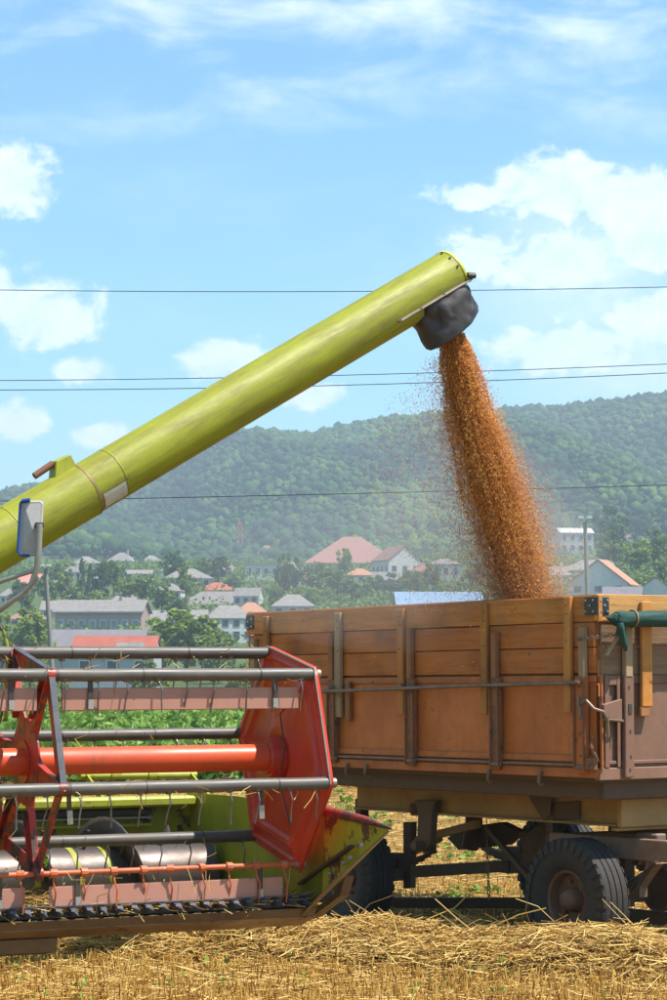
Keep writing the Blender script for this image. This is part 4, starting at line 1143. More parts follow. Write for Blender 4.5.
def tubeprof(s0, s1, r, full=True, a0=0, a1=2 * math.pi, n=48, m=2):
    V = []; 
    for i in range(m + 1):
        c = A0 + ax * (s0 + (s1 - s0) * i / m)
        for j in range(n + 1):
            a = a0 + (a1 - a0) * j / n
            V.append(L(c + (dn * -math.cos(a) + lat * math.sin(a)) * r))
    F = [(i*(n+1) + j, i*(n+1) + j + 1, (i+1)*(n+1) + j + 1, (i+1)*(n+1) + j) for i in range(m) for j in range(n)]
    return V, F
def shell(name, s0, s1, r, mat, parent, a0=0, a1=2*math.pi, th=0.004, m=2):
    b = MB(); b.add(*tubeprof(s0, s1, r, True, a0, a1, 48, m)); o = b.build(name, mat, parent, smooth=True)
    return o
auger = shell('unloading_auger', S_seam, S_cut, RT, M_auger, combine, m=6)
tag(auger, 'long lime green unloading tube')
shell('sleeve', S0, S_seam + .01, RT + .007, M_auger, auger, m=4)
shell('weld_band', S_seam - .002, S_seam + .012, RT + .009, M_tan, auger)
shell('weld_band', S_ring, S_ring + .008, RT + .003, M_limeworn, auger)
shell('weld_band', axp(12), axp(12) + .010, RT + .010, M_limeworn, auger)
shell('hood', S_cut, S_end, RT, M_auger, auger, a0=-R(112), a1=R(112))
shell('rim', S_end - .012, S_end + .004, RT + .004, m_plain('bright yellow rim', (0.62, 0.56, 0.02), 0.4), auger, a0=-R(112), a1=R(112))
for a in (18, 45, 72):
    c = A0 + ax * (S_end - .035); d = dn * -math.cos(R(a)) + lat * math.sin(R(a))
    MB().lathe([(0, .008), (.008, .008), (.008, 0)], L(c + d * (RT + .002)), L(c + d) - L(c), 8).build('rivet', M_black, auger)
shell('sticker', axp(88), axp(110), RT + .006, M_label, auger, a0=R(108), a1=R(146), th=.003)
# clamp strip along the rubber flap
sa_, sb_ = axp(381), axp(459)
def tp_at(s, ang, r): return L(A0 + ax * s + (dn * -math.cos(R(ang)) + lat * math.sin(R(ang))) * r)
MB().bar(tp_at(sa_, 112, RT + .008), tp_at(S_end + .03, 112, RT + .010), 0.012, 0.030, tp_at(0, 112, 1) - tp_at(0, 112, 0)).build('clamp_strip', M_rail, auger, bevel=.003)
for q in (0.02, 0.3, 0.62, 0.97):
    MB().lathe([(0, .012), (.010, .012), (.010, 0)], tp_at(sa_ + (S_end + .02 - sa_) * q, 112, RT + .012), tp_at(0, 112, 1) - tp_at(0, 112, 0), 6).build('bolt', M_black, auger)
MB().lathe([(-.03, 0), (-.03, .02), (.03, .02), (.03, 0)], tp_at(S_end + .03, 105, RT + .01), (1, 0, 0), 8).build('wing_nut', M_black, auger)
# rubber flap: sleeve from the cut-out down to the mouth
c1 = A0 + ax * ((S_cut + S_end) / 2 + .012) + dn * 0.06
La = (S_end - S_cut) / 2 + .02
Ymid = c1.y
c2 = at(452.5, 328, Ymid + .02)
e1 = at(477, 306, Ymid + .02 + .10) - c2; e2 = lat * 0.15
V = []; F = []; nr, nc = 16, 64
for i in range(nr):
    q = i / (nr - 1)
    for j in range(nc):
        a = 2 * math.pi * j / nc
        sq = lambda v, p: math.copysign(abs(v) ** p, v)
        p1 = c1 + ax * (La * sq(math.cos(a), .7)) + lat * (RT * 1.03 * sq(math.sin(a), .8)) + dn * (.005 - .045 * abs(math.cos(a)) ** 6 * 0)
        bulge = 1 + 0.03 * math.sin(math.pi * q)
        p2 = c2 + e1 * math.cos(a) * 1.0 + e2 * sq(math.sin(a), 1.3) + Vector((0, 0, -0.035 * max(0, math.sin(a))))
        p = p1.lerp(p2, q)
        c = c1.lerp(c2, q); p = c + (p - c) * bulge
        w = 0.030 * mnoise.noise(Vector((a * 1.6, q * 2.2, 2.0))) * math.sin(math.pi * min(1, q * 1.4)) + 0.030 * (abs(mnoise.noise(Vector((math.cos(a) * 2.4, math.sin(a) * 2.4 + q * 2.0, 7.0)))) - .15) * q
        cr = abs(mnoise.noise(Vector((math.cos(a) * 1.5 + q * .6, math.sin(a) * 1.5 - q * 1.1, 4.4))))
        w -= 0.075 * max(0, .16 - cr) / .16 * math.sin(math.pi * min(1, .1 + q)) * .30
        p = p + (p - c).normalized() * w
        V.append(L(p))
for i in range(nr - 1):
    for j in range(nc):
        j2 = (j + 1) % nc; F.append((i*nc + j, i*nc + j2, (i+1)*nc + j2, (i+1)*nc + j))
b = MB(); b.add(V, F); flap = b.build('rubber_spout', M_rubber, combine, smooth=True)
md = flap.modifiers.new('solid', 'SOLIDIFY'); md.thickness = .005
md = flap.modifiers.new('sub', 'SUBSURF'); md.levels = 1; md.render_levels = 1
# closing plate at the tube's outer end
b = MB(); pl = [tp_at(S_end - .004, a, RT - .004) for a in range(-112, 113, 8)]; b.add(pl, [tuple(range(len(pl)))]); b.build('end_plate', M_dsteel, auger)
# small bracket with pipe stub on top of the tube
sb = axp(73)
def bx(s, d_, l): return L(A0 + ax * s - dn * (RT + d_) + lat * l)
q = [bx(sb - .09, -.03, .05), bx(sb + .10, -.03, .05), bx(sb + .10, .075, .045), bx(sb - .01, .085, .045)]
br = MB().prism(q, bx(sb, 0, -.05) - bx(sb, 0, .05)).build('rest_bracket', M_lime, auger, bevel=.004)
MB().tube([bx(sb - .17, .065, 0), bx(sb - .02, .075, 0)], 0.022, 12).build('pipe_stub', m_plain('rusty pipe', (0.22, 0.10, 0.05), 0.7), br, smooth=True)

# ---- rear-view mirror on its arms
YM = 13.0
def mp(px, py, dy=0.0): return L(at(px, py, YM + dy))
mv = [(20.5, 503), (42.5, 501.5), (43, 504), (41.5, 556), (19, 554), (17.5, 551)]
outl = [(22, 501), (41, 500.5), (43, 503), (41, 553), (39.5, 556.5), (20, 554.5), (18, 551), (20.5, 503.5)]
mir = MB().prism([mp(*p) for p in outl], L((0, .035, 0)) - L((0, 0, 0))).build('mirror', M_mirrorback, combine, bevel=.006)
tag(mir, 'grey backed mirror with blue rim')
inner = [(24, 504), (41, 503), (40, 552.5), (22, 551)]
ctr = mp(32, 528, -.03)
b = MB(); q = [mp(*p, -.003) for p in inner] + [mp(34, 522, -.03), mp(36, 536, -.03), mp(30, 536, -.03)]
b.add([*q[:4], ctr], [(0, 1, 4), (1, 2, 4), (2, 3, 4), (3, 0, 4)]); b.build('shell_back', M_mirrorback, mir)
MB().tube([mp(22, 501, -.01), mp(20.3, 504, -.01), mp(17.8, 551, -.01), mp(20, 555, -.01), mp(30, 556, -.01)], 0.0075, 8).build('rim', M_blue, mir, smooth=True)
MB().tube([mp(30, 500, -.01), mp(22, 501, -.01)], 0.012, 8).build('rim', M_blue, mir, smooth=True)
MB().box(*[tuple(mp(37.5, 527, -.06)), tuple(mp(41, 523, .0))]).build('clamp', M_dsteel, mir)
MB().tube([mp(39.5, 524, -.05), mp(39, 545, -.05), mp(37, 568, -.04), mp(32, 583, -.03), mp(22, 594, -.02), mp(0, 610, 0), mp(-60, 652, .35)], 0.0165, 12).build('mirror_arm', M_galv, mir, smooth=True)
MB().tube([mp(36.5, 570, -.035), mp(20, 575, -.02), mp(0, 582, 0), mp(-60, 602, .35)], 0.012, 10).build('mirror_stay', M_galv, mir, smooth=True)
MB().tube([mp(-30, 640, .2), mp(-8, 626, 0), mp(-1, 624, 0), mp(4, 632, 0), mp(7, 646, 0), mp(8, 662, 0), mp(6, 720, .2)], 0.012, 10).build('hose', m_paint('yellow black hose', (0.34, 0.33, 0.02), (0.05, 0.04, 0.03), 0.9, 5, 0.5, rust=(0.05, 0.03, 0.03), rust_at=.5), combine, smooth=True)

# ---- body behind and left of the view: feeder, cab, hull, wheels
XM = -WID / 2
MB().prism([(XM - .7, yb + .02, zf - .05), (XM - .7, yb + .02, zf + .62), (XM - .7, 2.3, 2.1), (XM - .7, 2.3, 1.4)], (1.4, 0, 0)).build('feeder_house', M_limeworn, combine, bevel=.02)
hull = MB(); hull.prism([(XM - 1.25, 2.3, 1.0), (XM - 1.25, 2.3, 2.0), (XM - 1.25, 3.3, 2.0), (XM - 1.25, 3.4, 3.3), (XM - 1.25, 6.4, 3.3), (XM - 1.25, 8.3, 2.6), (XM - 1.25, 8.3, 1.2), (XM - 1.25, 6.0, 0.9)], (2.5, 0, 0)); hull.build('hull', M_lime, combine, bevel=.04)
cab = MB().box((XM - .95, 2.0, 1.95), (XM + .85, 3.38, 3.45)).build('cab', M_lime, combine, bevel=.05)
MB().box((XM - .86, 1.985, 2.25), (XM + .76, 2.01, 3.30)).build('windscreen', M_glass, cab)
for sx in (-1, 1):
    MB().box((XM - .05 + sx * .905 - .012, 2.15, 2.3), (XM - .05 + sx * .905 + .012, 3.2, 3.28)).build('side_window', M_glass, cab)
MB().box((XM - 1.0, 1.9, 3.45), (XM + .9, 3.45, 3.58)).build('cab_roof', M_wfr, cab, bevel=.04)
MB().bar(tuple(mp(-60, 652, .35)), (XM + .85, 2.1, 2.3), 0.03, 0.03).build('arm_mount', M_galv, mir)
MB().bar(tuple(mp(-60, 602, .35)), (XM + .85, 2.1, 2.6), 0.03, 0.03).build('arm_mount', M_galv, mir)

def wheel(parent, c, rad, wid, rim_r, side, lugs=30, ribs=4):
    """wheel with its axle along local x; side -1: dish faces -x"""
    c = Vector(c); w2 = wid / 2
    prof = [(-w2 * .62, rim_r), (-w2 * .80, rim_r + .02), (-w2 * .97, rim_r + (rad - rim_r) * .42), (-w2 * .98, rim_r + (rad - rim_r) * .62), (-w2 * .86, rad * .955), (-w2 * .80, rad * .985)]
    for i in range(ribs):
        a = -w2 * .78 + w2 * 1.56 * i / ribs; b_ = -w2 * .78 + w2 * 1.56 * (i + 1) / ribs; g = (b_ - a) * .10
        prof += [(a + g, rad), (b_ - g, rad), (b_ - g + .001, rad - .014), (b_ + g - .001, rad - .014)] if i < ribs - 1 else [(a + g, rad), (b_ - g, rad)]
    prof += [(-p, r_) for p, r_ in reversed(prof[:6])]
    ty = MB().lathe(prof, c, (1, 0, 0), 56)
    for i in range(lugs):                                      # shoulder lugs
        a = 2 * math.pi * i / lugs
        for s in (-1, 1):
            e = Vector((0, math.cos(a), math.sin(a))); tt = Vector((0, -math.sin(a), math.cos(a)))
            p = c + e * (rad * .935) + Vector((s * (w2 * .93 + .010), 0, 0))
            hw_ = math.pi * rad / lugs * .62
            vs = [p + tt * a_ * hw_ * k_ + e * b_ + Vector((s * x_, 0, 0)) for (k_, b_, x_) in ((1, -.055, .006), (.85, .022, -.012), (1, -.055, -.02), (.9, .030, -.03)) for a_ in (-1, 1)]
            ty.add(vs, [(0, 1, 3, 2), (2, 3, 7, 6), (0, 2, 6, 4), (1, 5, 7, 3), (4, 6, 7, 5)])
    root = bpy.data.objects.new('wheel', None); COL.objects.link(root); root.parent = parent; root.empty_display_size = .1
    ty.build('tyre', M_tyre, root, smooth=True)
    s = side
    rm = MB().lathe([(s * w2 * .66, rim_r + .012), (s * w2 * .70, rim_r), (s * w2 * .60, rim_r * .93), (s * w2 * .1, rim_r * .88), (s * w2 * .05, rim_r * .45), (s * w2 * .15, rim_r * .42), (-s * w2 * .4, rim_r * .4), (-s * w2 * .62, rim_r)], c, (1, 0, 0), 36).build('rim', M_rim, root, smooth=True)
    MB().lathe([(s * w2 * .05, rim_r * .42), (s * w2 * .55, rim_r * .36), (s * w2 * .75, rim_r * .30), (s * w2 * .85, rim_r * .18), (s * w2 * .85, 0)], c, (1, 0, 0), 20).build('hub', M_rim, root, smooth=True)
    for i in range(6):
        a = 2 * math.pi * i / 6 + .3
        MB().lathe([(0, .014), (s * .03, .014), (s * .03, 0)], c + Vector((s * w2 * .07, rim_r * .64 * math.cos(a), rim_r * .64 * math.sin(a))), (1, 0, 0), 6).build('wheel_nut', M_rim, root)
    return root
for sx in (-1, 1):
    wheel(combine, (XM + sx * 1.05, 2.75, .72), .72, .46, .36, sx, 26, 3)
    wheel(combine, (XM + sx * .95, 7.0, .50), .50, .30, .26, sx, 26, 3)
MB().box((XM - .9, 2.6, .62), (XM + .9, 2.9, 1.02)).build('front_axle', M_dsteel, combine)
MB().box((XM - .9, 6.9, .42), (XM + .9, 7.1, .62)).build('rear_axle', M_dsteel, combine)
MB().box((XM - .2, 6.85, .6), (XM + .2, 7.15, 1.1)).build('axle_mount', M_dsteel, combine)

# ------------------------------------------------------------------ grain trailer
DU = Vector((-0.567, 0.824, 0)).normalized()
TROT = math.atan2(-DU.x, DU.y)
TB = Vector((1.80, 16.2, 0.0))
trailer = thing('grain_trailer', 'orange brown wooden sided farm trailer on four wheels under the grain stream', 'trailer', TB, TROT)
TILT = R(-0.7)                                                 # stands a little lower at the back
trailer.rotation_euler = (TILT, 0, TROT)
TM = Matrix.Translation(TB) @ Matrix.Rotation(TROT, 4, 'Z') @ Matrix.Rotation(TILT, 4, 'X'); TMI = TM.inverted()
_tc, _ts = math.cos(TROT), math.sin(TROT)
def w2t(p):
    return TMI @ Vector(p)
def t2w(p): return TB + Vector((p[0] * _tc - p[1] * _ts, p[0] * _ts + p[1] * _tc, p[2]))
def tp(px, py, x=None, y=None, z=None):
    """the point of the trailer's own frame shown at (px, py): x across, y along the side, z up"""
    o = w2t((0, 0, CAM_H)); d = w2t(at(px, py, 1.0)) - o
    if x is not None: s = (x - o.x) / d.x
    elif y is not None: s = (y - o.y) / d.y
    else: s = (z - o.z) / d.z
    return o + d * s
W, LT = 2.5, 4.39
Z0, Z1 = 1.30, 2.54
ZR = 1.985                                                    # rail between steel and wood
ZB = [(2.362, 2.540), (2.190, 2.355), (2.012, 2.184)]
JIT = lambda a: random.uniform(-a, a)
def board_y(x0, x1, y0, y1, z0, z1, mat, name='board'):       # board running along y with a slightly uneven edge
    n = 12; b = MB(); V = []
    for i in range(n + 1):
        y = y0 + (y1 - y0) * i / n; e = 0.004 * mnoise.noise(Vector((y * 1.7, z1 * 9, 1))); f = 0.004 * mnoise.noise(Vector((y * 1.7, z0 * 9, 4))); o_ = 0.003 * mnoise.noise(Vector((y * .8, z0 * 5, 7)))
        V += [(x0 + o_, y, z0 + f), (x1 + o_, y, z0 + f), (x1 + o_, y, z1 + e), (x0 + o_, y, z1 + e)]
    F = [(0, 1, 2, 3), (4*n + 3, 4*n + 2, 4*n + 1, 4*n)]
    for i in range(n):
        for k in range(4): F.append((4*i + k, 4*i + 4 + k, 4*i + 4 + (k + 1) % 4, 4*i + (k + 1) % 4))
    b.add(V, F); return b.build(name, mat, trailer, bevel=.003)

# near side (x = 0), far side (x = W)
for sx, xx0 in ((0, 0.0), (1, W - .03)):
    for i, (a, b_) in enumerate(ZB):
        board_y(xx0 - (0.006 if (i == 0 and sx == 0) else 0), xx0 + .03, -0.02 if i == 0 else .035, LT + (.02 if i == 0 else 0), a, b_, M_boardtop if i == 0 else M_board)
u_of = lambda px: tp(px, 700, x=0).y
SPOST = [u_of(584.5), u_of(499.5), u_of(414.5), u_of(336), u_of(258)]
edges = [0.03] + [p for p in SPOST[1:-1]] + [LT - .03]
for i in range(len(edges) - 1):                                # steel sheets between the posts
    MB().box((0.010, edges[i] + .003, 1.445), (0.016, edges[i + 1] - .003, ZR - .035)).build('steel_panel', M_panel, trailer)
MB().box((-.006, .02, ZR - .035), (.02, LT - .01, ZR + .012)).build('rail', M_frame, trailer, bevel=.004)
MB().box((-.008, .02, 1.405), (.02, LT - .01, 1.450)).build('rail', M_frame, trailer, bevel=.004)
MB().box((-.012, -.005, Z0), (.04, LT, 1.368)).build('rail', M_frame, trailer, bevel=.004)
MB().tube([(-.022, .05, 1.386), (-.024, 1.2, 1.384), (-.022, 2.6, 1.386), (-.022, LT - .02, 1.387)], 0.012, 10).build('hinge_rod', M_rodsteel, trailer, smooth=True)
MB().box((W - .02, .02, Z0), (W, LT, ZR + .01)).build('steel_panel', M_panel, trailer)
for i in range(4):
    MB().box((.0315, .04, 1.33 + .305 * i), (.040, LT - .04, 1.33 + .305 * (i + 1) - .004)).build('lining_board', M_board, trailer)
# posts with stakes above
for i, u in enumerate(SPOST):
    w = 0.088 if i else 0.10
    po = MB().box((-.045, u - w / 2, 1.335), (-.006 if i else .0, u + w / 2, ZR - .0)).build('post', M_post if i else M_frame, trailer, bevel=.006)
    for s in (-1, 1):
        MB().box((-.060, u + s * w / 2 - .006, 1.36 + JIT(.02)), (-.0455, u + s * w / 2 + .006, ZR - .05 + JIT(.03))).build('post_lip', M_post, po)
    ut = u + (.012 if i else -.02)
    MB().box((-.050, ut - .028, ZR - .005), (-.008, ut + .028, 2.335 + JIT(.03))).build('stake', M_slatbrown if i in (1, 2, 3) else M_slatgrey, po, bevel=.005)
    MB().tube([(-.03, u - .06, 1.375), (-.05, u, 1.372), (-.03, u + .06, 1.375)], .018, 8).build('hinge', M_rodsteel, po, smooth=True)
    for z in (1.45, 1.60, 1.78, 1.92):
        MB().lathe([(0, .009), (-.008, .008), (-.008, 0)], (-.045, u + JIT(.02), z), (1, 0, 0), 6).build('rivet', M_rodsteel, po)
# slats nailed on outside
for px, z_lo, z_hi, mat, wd in ((571.5, 1.745, 2.538, M_slat, .074), (487.8, 1.725, 2.515, M_slat, .072), (404.5, 1.715, 2.510, M_slat, .075), (341.5, 1.69, 2.505, M_slatgrey, .080), (269.5, 1.70, 2.505, M_slat, .062)):
    u = u_of(px)
    s = MB().box((-.042, u - wd / 2, z_lo), (-.0085, u + wd / 2, z_hi)).build('slat', mat, trailer, bevel=.005)
    for z in (z_hi - .06, z_hi - .12, z_hi - .30, z_lo + .2):
        MB().lathe([(0, .006), (-.004, .005), (-.004, 0)], (-.042, u + JIT(.015), z), (1, 0, 0), 6).build('nail', M_dsteel, s)
u = u_of(350.5); MB().box((-.036, u - .03, 1.66), (-.0085, u + .03, 1.97)).build('slat', M_slatbrown, trailer, bevel=.005)
# long securing rod
pts = [tp(px, py, x=-.075) for px, py in ((579, 682.5), (540, 684), (500, 685), (460, 686), (400, 688.5), (350, 690.5), (318, 691.5), (262, 692))]
MB().tube(pts, 0.0145, 10).build('securing_rod', M_rodsteel, trailer, smooth=True)
for px in (404, 571):
    q = tp(px, 686, x=-.06); MB().tube([(-.02, q.y - .03, q.z - .02), (-.09, q.y - .01, q.z), (-.09, q.y + .01, q.z + .02), (-.02, q.y + .03, q.z)], .005, 6).build('wire_tie', M_rodsteel, trailer)
# hooks under the side
for px in (348, 367, 490, 541):
    u = tp(px, 785, x=-.02).y; z = 1.335
    MB().tube([(-.02, u, z), (-.035, u, z - .03), (-.03, u + .012, z - .075), (-.01, u + .01, z - .10), (0.0, u - .01, z - .085)], [.012, .014, .013, .011, .008], 8).build('hook', M_rodsteel, trailer, smooth=True)

# front wall (y = 0)
for i, (a, b_) in enumerate(ZB):
    o = MB().box((-.012 if i == 0 else .03, -.012 if i == 0 else 0.0, a + .004 if i < 2 else ZR + .013), (W + .01, .022 if i == 0 else .03, b_ + .006)).build('board', M_boardx if i == 0 else M_greyx, trailer, bevel=.004)
FP = [tp(625, 720, y=0).x, W / 2 + .1, W - .33]
MB().box((.03, .012, 1.36), (W - .03, .018, ZR + .02)).build('steel_panel', M_mauve, trailer)
MB().box((.02, -.008, ZR - .045), (W - .02, .02, ZR + .012)).build('rail', M_mauve, trailer, bevel=.004)
MB().box((-.004, -.016, 1.285), (W, .04, 1.368)).build('rail', M_mauve, trailer, bevel=.005)
MB().box((.02, -.010, 1.392), (W - .02, .02, 1.415)).build('rail', M_mauve, trailer, bevel=.003)
for x in FP:
    po = MB().box((x - .042, -.05, 1.30), (x + .042, -.009, ZR + .01)).build('post', M_mauve, trailer, bevel=.006)
    MB().box((x - .036, -.055, ZR), (x + .030, -.012, 2.38)).build('stake', M_slatgrey, po, bevel=.005)
    MB().box((x - .012, -.056, 1.735), (x + .016, -.049, 1.80)).build('slot', M_black, po)
    for z in (1.36, 1.45, 1.62, 1.92):
        MB().lathe([(0, .009), (-.008, .008), (-.008, 0)], (x + JIT(.015), -.05, z), (0, 1, 0), 6).build('rivet', M_rodsteel, po)
for x, zl in ((tp(643, 660, y=0).x, 1.78), (W / 2 + .35, 1.78), (W - .18, 1.76)):
    s = MB().box((x - .048, -.045, zl), (x + .048, -.0125, 2.50)).build('slat', M_slat, trailer, bevel=.006)
    MB().box((x - .058, -.040, zl - .065), (x + .028, -.013, zl - .002)).build('slat_foot', M_slatbrown, s, bevel=.004)
# corner: frame with slots, plates, latch and twisted wire
for a, b_ in ((.045, .085), (.155, .185)):
    MB().box((a, -.020, 1.37), (b_, -.009, ZR + .012)).build('corner_bar', M_mauve, trailer, bevel=.003)
MB().box((.085, -.018, 1.93), (.155, -.010, ZR + .010)).build('corner_bar', M_mauve, trailer, bevel=.003)
MB().box((.007, -.03, 1.36), (.022, -.006, 2.0)).build('corner_bar', M_frame, trailer, bevel=.003)
cp = MB().box((-.012, -.018, 2.405), (.092, -.0125, 2.525)).build('corner_plate', M_black, trailer, bevel=.002)
MB().box((-.018, -.018, 2.405), (-.0125, .115, 2.525)).build('plate_leaf', M_black, cp, bevel=.002)
for x, z in ((.02, 2.505), (.02, 2.43), (.05, 2.47), (.075, 2.505), (.075, 2.43)):
    MB().lathe([(0, .008), (-.006, .007), (-.006, 0)], (x, -.018, z), (0, 1, 0), 8).build('bolt', M_bolt, cp)
for y, z in ((.02, 2.505), (.02, 2.43), (.055, 2.47), (.095, 2.505), (.095, 2.43)):
    MB().lathe([(0, .008), (-.006, .007), (-.006, 0)], (-.018, y, z), (1, 0, 0), 8).build('bolt', M_bolt, cp)
cp = MB().box((-.0122, LT - .10, 2.405), (-.007, LT + .015, 2.52)).build('corner_plate', M_black, trailer, bevel=.002)
for y, z in ((LT - .07, 2.49), (LT - .02, 2.47), (LT - .07, 2.43), (LT - .02, 2.42)):
    MB().lathe([(0, .010), (-.006, .009), (-.006, 0)], (-.012, y, z), (1, 0, 0), 8).build('bolt', M_bolt, cp)
la = MB(); la.prism([(.0, -.060, 1.80), (.165, -.060, 1.835), (.165, -.060, 1.69), (.06, -.060, 1.70), (.0, -.060, 1.735)], (0, .035, 0)); lo = la.build('latch', M_mauve, trailer, bevel=.004)
MB().tube([(.17, -.06, 1.685), (.08, -.075, 1.692), (-.01, -.075, 1.70)], .010, 8).build('latch_rod', M_rodsteel, lo, smooth=True)
MB().tube([(-.07, .10, 1.80), (-.08, .03, 1.83), (-.06, -.03, 1.77), (-.02, -.08, 1.75), (.01, -.085, 1.70), (.02, -.08, 1.58)], .011, 8).build('latch_hook', M_rodsteel, lo, smooth=True)
MB().tube([(-.07, .12, 1.86), (-.085, .11, 1.80), (-.07, .10, 1.74), (-.085, .09, 1.70)], .009, 8).build('latch_ring', M_rodsteel, lo, smooth=True)
n = 24
for ph in (0, math.pi):
    q = []
    for i in range(n):
        t_ = i / (n - 1); a = t_ * 22 + ph
        base = Vector((-.058, .14, 2.245)).lerp(Vector((-.055, -.055, 2.255)), min(1, t_ * 2)) if t_ < .5 else Vector((-.055, -.055, 2.255)).lerp(Vector((.15, -.066, 2.275)), t_ * 2 - 1)
        q.append(base + Vector((math.cos(a) * .007, math.sin(a) * .007, math.sin(a) * .009)))
    MB().tube(q, .0045, 6).build('wire_twist', M_rodsteel, trailer)
MB().bar((.03, -.05, 2.13), (.19, -.075, 2.345), .018, .028, (0, 1, 0)).build('prop_stick', M_slatgrey, trailer, bevel=.003)
MB().tube([(-.03, .02, 1.60), (-.04, .03, 1.52), (-.02, -.01, 1.42), (-.05, .02, 1.37)], .013, 8).build('corner_hinge', M_post, trailer, smooth=True)
MB().box((-.05, -.01, 1.355), (-.012, .10, 1.44)).build('corner_hinge', M_post, trailer, bevel=.006)
# back wall and bed
for i, (a, b_) in enumerate(ZB):
    MB().box((.03, LT - .03, a), (W - .03, LT - .002, b_)).build('board', M_boardx, trailer)
MB().box((.02, LT - .02, Z0), (W - .02, LT - .002, ZR)).build('steel_panel', M_panel, trailer)
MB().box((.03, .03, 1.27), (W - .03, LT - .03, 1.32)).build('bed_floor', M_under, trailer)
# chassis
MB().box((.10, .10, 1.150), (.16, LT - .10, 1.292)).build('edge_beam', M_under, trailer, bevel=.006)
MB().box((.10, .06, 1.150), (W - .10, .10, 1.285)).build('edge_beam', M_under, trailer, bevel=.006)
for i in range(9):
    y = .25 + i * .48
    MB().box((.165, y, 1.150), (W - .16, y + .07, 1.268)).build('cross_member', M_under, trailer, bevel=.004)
XB = .42
yb_end = tp(357, 805, x=XB).y
for x in (XB, W - XB - .08):
    bm_ = MB()
    bm_.box((x, .26, .947), (x + .012, yb_end, 1.143)); bm_.box((x - .04, .26, 1.127), (x + .06, yb_end, 1.145)); bm_.box((x - .04, .26, .945), (x + .06, yb_end, .962))
    bm_.build('main_beam', M_chassis, trailer, bevel=.003)
MB().box((XB - .04, .20, .942), (W - XB + .04, .255, 1.142)).build('front_beam', M_chassis, trailer, bevel=.008)
MB().box((XB - .055, .235, .917), (W - XB, .30, .940)).build('front_beam_lip', M_chassis, trailer, bevel=.004)
# gusset plates and lever on the main beam
def plate(pts, x, th, name, mat):
    return MB().prism([tp(px, py, x=x) for px, py in pts], (th, 0, 0)).build(name, mat, trailer, bevel=.004)
plate([(523, 780), (536, 779), (552, 784), (550, 815), (543, 821), (537, 812), (530, 800)], XB - .05, .012, 'gusset', M_under)
plate([(552, 803), (579, 801), (579, 819), (552, 820)], XB - .02, .02, 'step_plate', M_under)
lv = plate([(414, 800), (435, 800), (432, 812), (430, 845), (424, 851), (413, 851), (409, 846), (417, 835), (418, 812)], XB - .09, .06, 'tipping_lever', M_under)
MB().lathe([(-.03, .05), (.08, .05)], tp(416, 809, x=XB - .06), (1, 0, 0), 16).build('pivot', M_chassis, lv, smooth=True)
MB().lathe([(-.10, 0), (-.10, .035), (.08, .035)], tp(424, 845, x=XB - .08), (1, 0, 0), 14).build('pivot', M_under, lv, smooth=True)
plate([(403, 822), (411, 822), (410, 888), (403, 889)], .62, .06, 'drop_leg', M_under)
MB().bar(tp(432, 836, x=.7), tp(478, 824, x=.7), .05, .06).build('brace', M_chassis, trailer)
MB().bar(tp(487, 828, x=.66), tp(533, 882, x=.66), .04, .035).build('brace', M_under, trailer)
MB().bar(tp(405, 856, x=.9), tp(440, 838, x=.9), .05, .05).build('brace', M_chassis, trailer)
plate([(447, 838), (460, 828), (500, 822), (520, 832), (505, 845), (458, 850)], 1.25, .08, 'cylinder_bracket', M_under)
MB().tube([tp(470, 848, x=1.15), tp(474, 826, x=1.15), Vector((1.15, tp(474, 826, x=1.15).y, 1.2))], .07, 16).build('tipping_cylinder', M_under, trailer, smooth=True)
plate([(521, 838), (536, 826), (545, 826), (545, 856), (530, 862), (522, 858)], 1.2, .06, 'cylinder_bracket', M_dust)
dl, dr = tp(392, 903, x=.95), tp(640, 905, x=.95)
MB().bar(tp(390, 902.5, x=.95), tp(560, 903, x=1.75), .07, .085).build('drag_beam', M_under, trailer, bevel=.006)
# chain
lk = MB()
for i in range(12):
    a = 2 * math.pi * i / 12
lkm = MB(); q = [(.011 * math.cos(2*math.pi*i/10), 0, .020 * math.sin(2*math.pi*i/10)) for i in range(11)]; lkm.tube(q, .0045, 5, False); lk_me = lkm.mesh('chain_link'); lk_me.materials.append(M_rodsteel)
c0, c1_ = tp(487, 852, x=.75), tp(489, 897, x=.75); nl = 11
for i in range(nl):
    obj('chain_link', lk_me, None, trailer, loc=c0.lerp(c1_, i / (nl - 1)), rot=(0, JIT(.15), (i % 2) * R(90) + JIT(.2)))
MB().tube([c0, Vector((.75, c0.y, 1.2))], .004, 6).build('chain_hanger', M_rodsteel, trailer)
# axles, springs, turntable, wheels
RW = 0.432
yF = tp(562, 900, x=.10).y; yR = tp(338, 880, x=.10).y
for y in (yF, yR):
    for sx in (0, 1):
        xw = .10 + .13 if sx == 0 else W - .02 - .13
        wheel(trailer, (xw, y, RW), RW, .26, .205, -1 if sx == 0 else 1, 34, 4)
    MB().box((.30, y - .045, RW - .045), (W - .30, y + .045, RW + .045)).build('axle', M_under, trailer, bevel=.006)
for x in (.62, W - .70):                                        # rear leaf springs
    for i in range(5):
        n_ = 9; hl = .52 - .085 * i; b = MB(); pts = [(x + .04, yR + hl * (2 * j / 8 - 1), RW + .10 + .10 * ((2 * j / 8 - 1) * hl / .52) ** 2 - .013 * i) for j in range(n_)]
        for j in range(n_ - 1): b.bar(pts[j], pts[j + 1], .07, .011)
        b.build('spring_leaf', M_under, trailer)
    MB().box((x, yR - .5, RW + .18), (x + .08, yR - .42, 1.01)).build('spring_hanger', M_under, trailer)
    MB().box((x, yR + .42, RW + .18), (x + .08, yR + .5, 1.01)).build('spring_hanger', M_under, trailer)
    MB().box((x - .01, yR - .06, RW - .06), (x + .09, yR + .06, RW + .16)).build('spring_clamp', M_under, trailer)
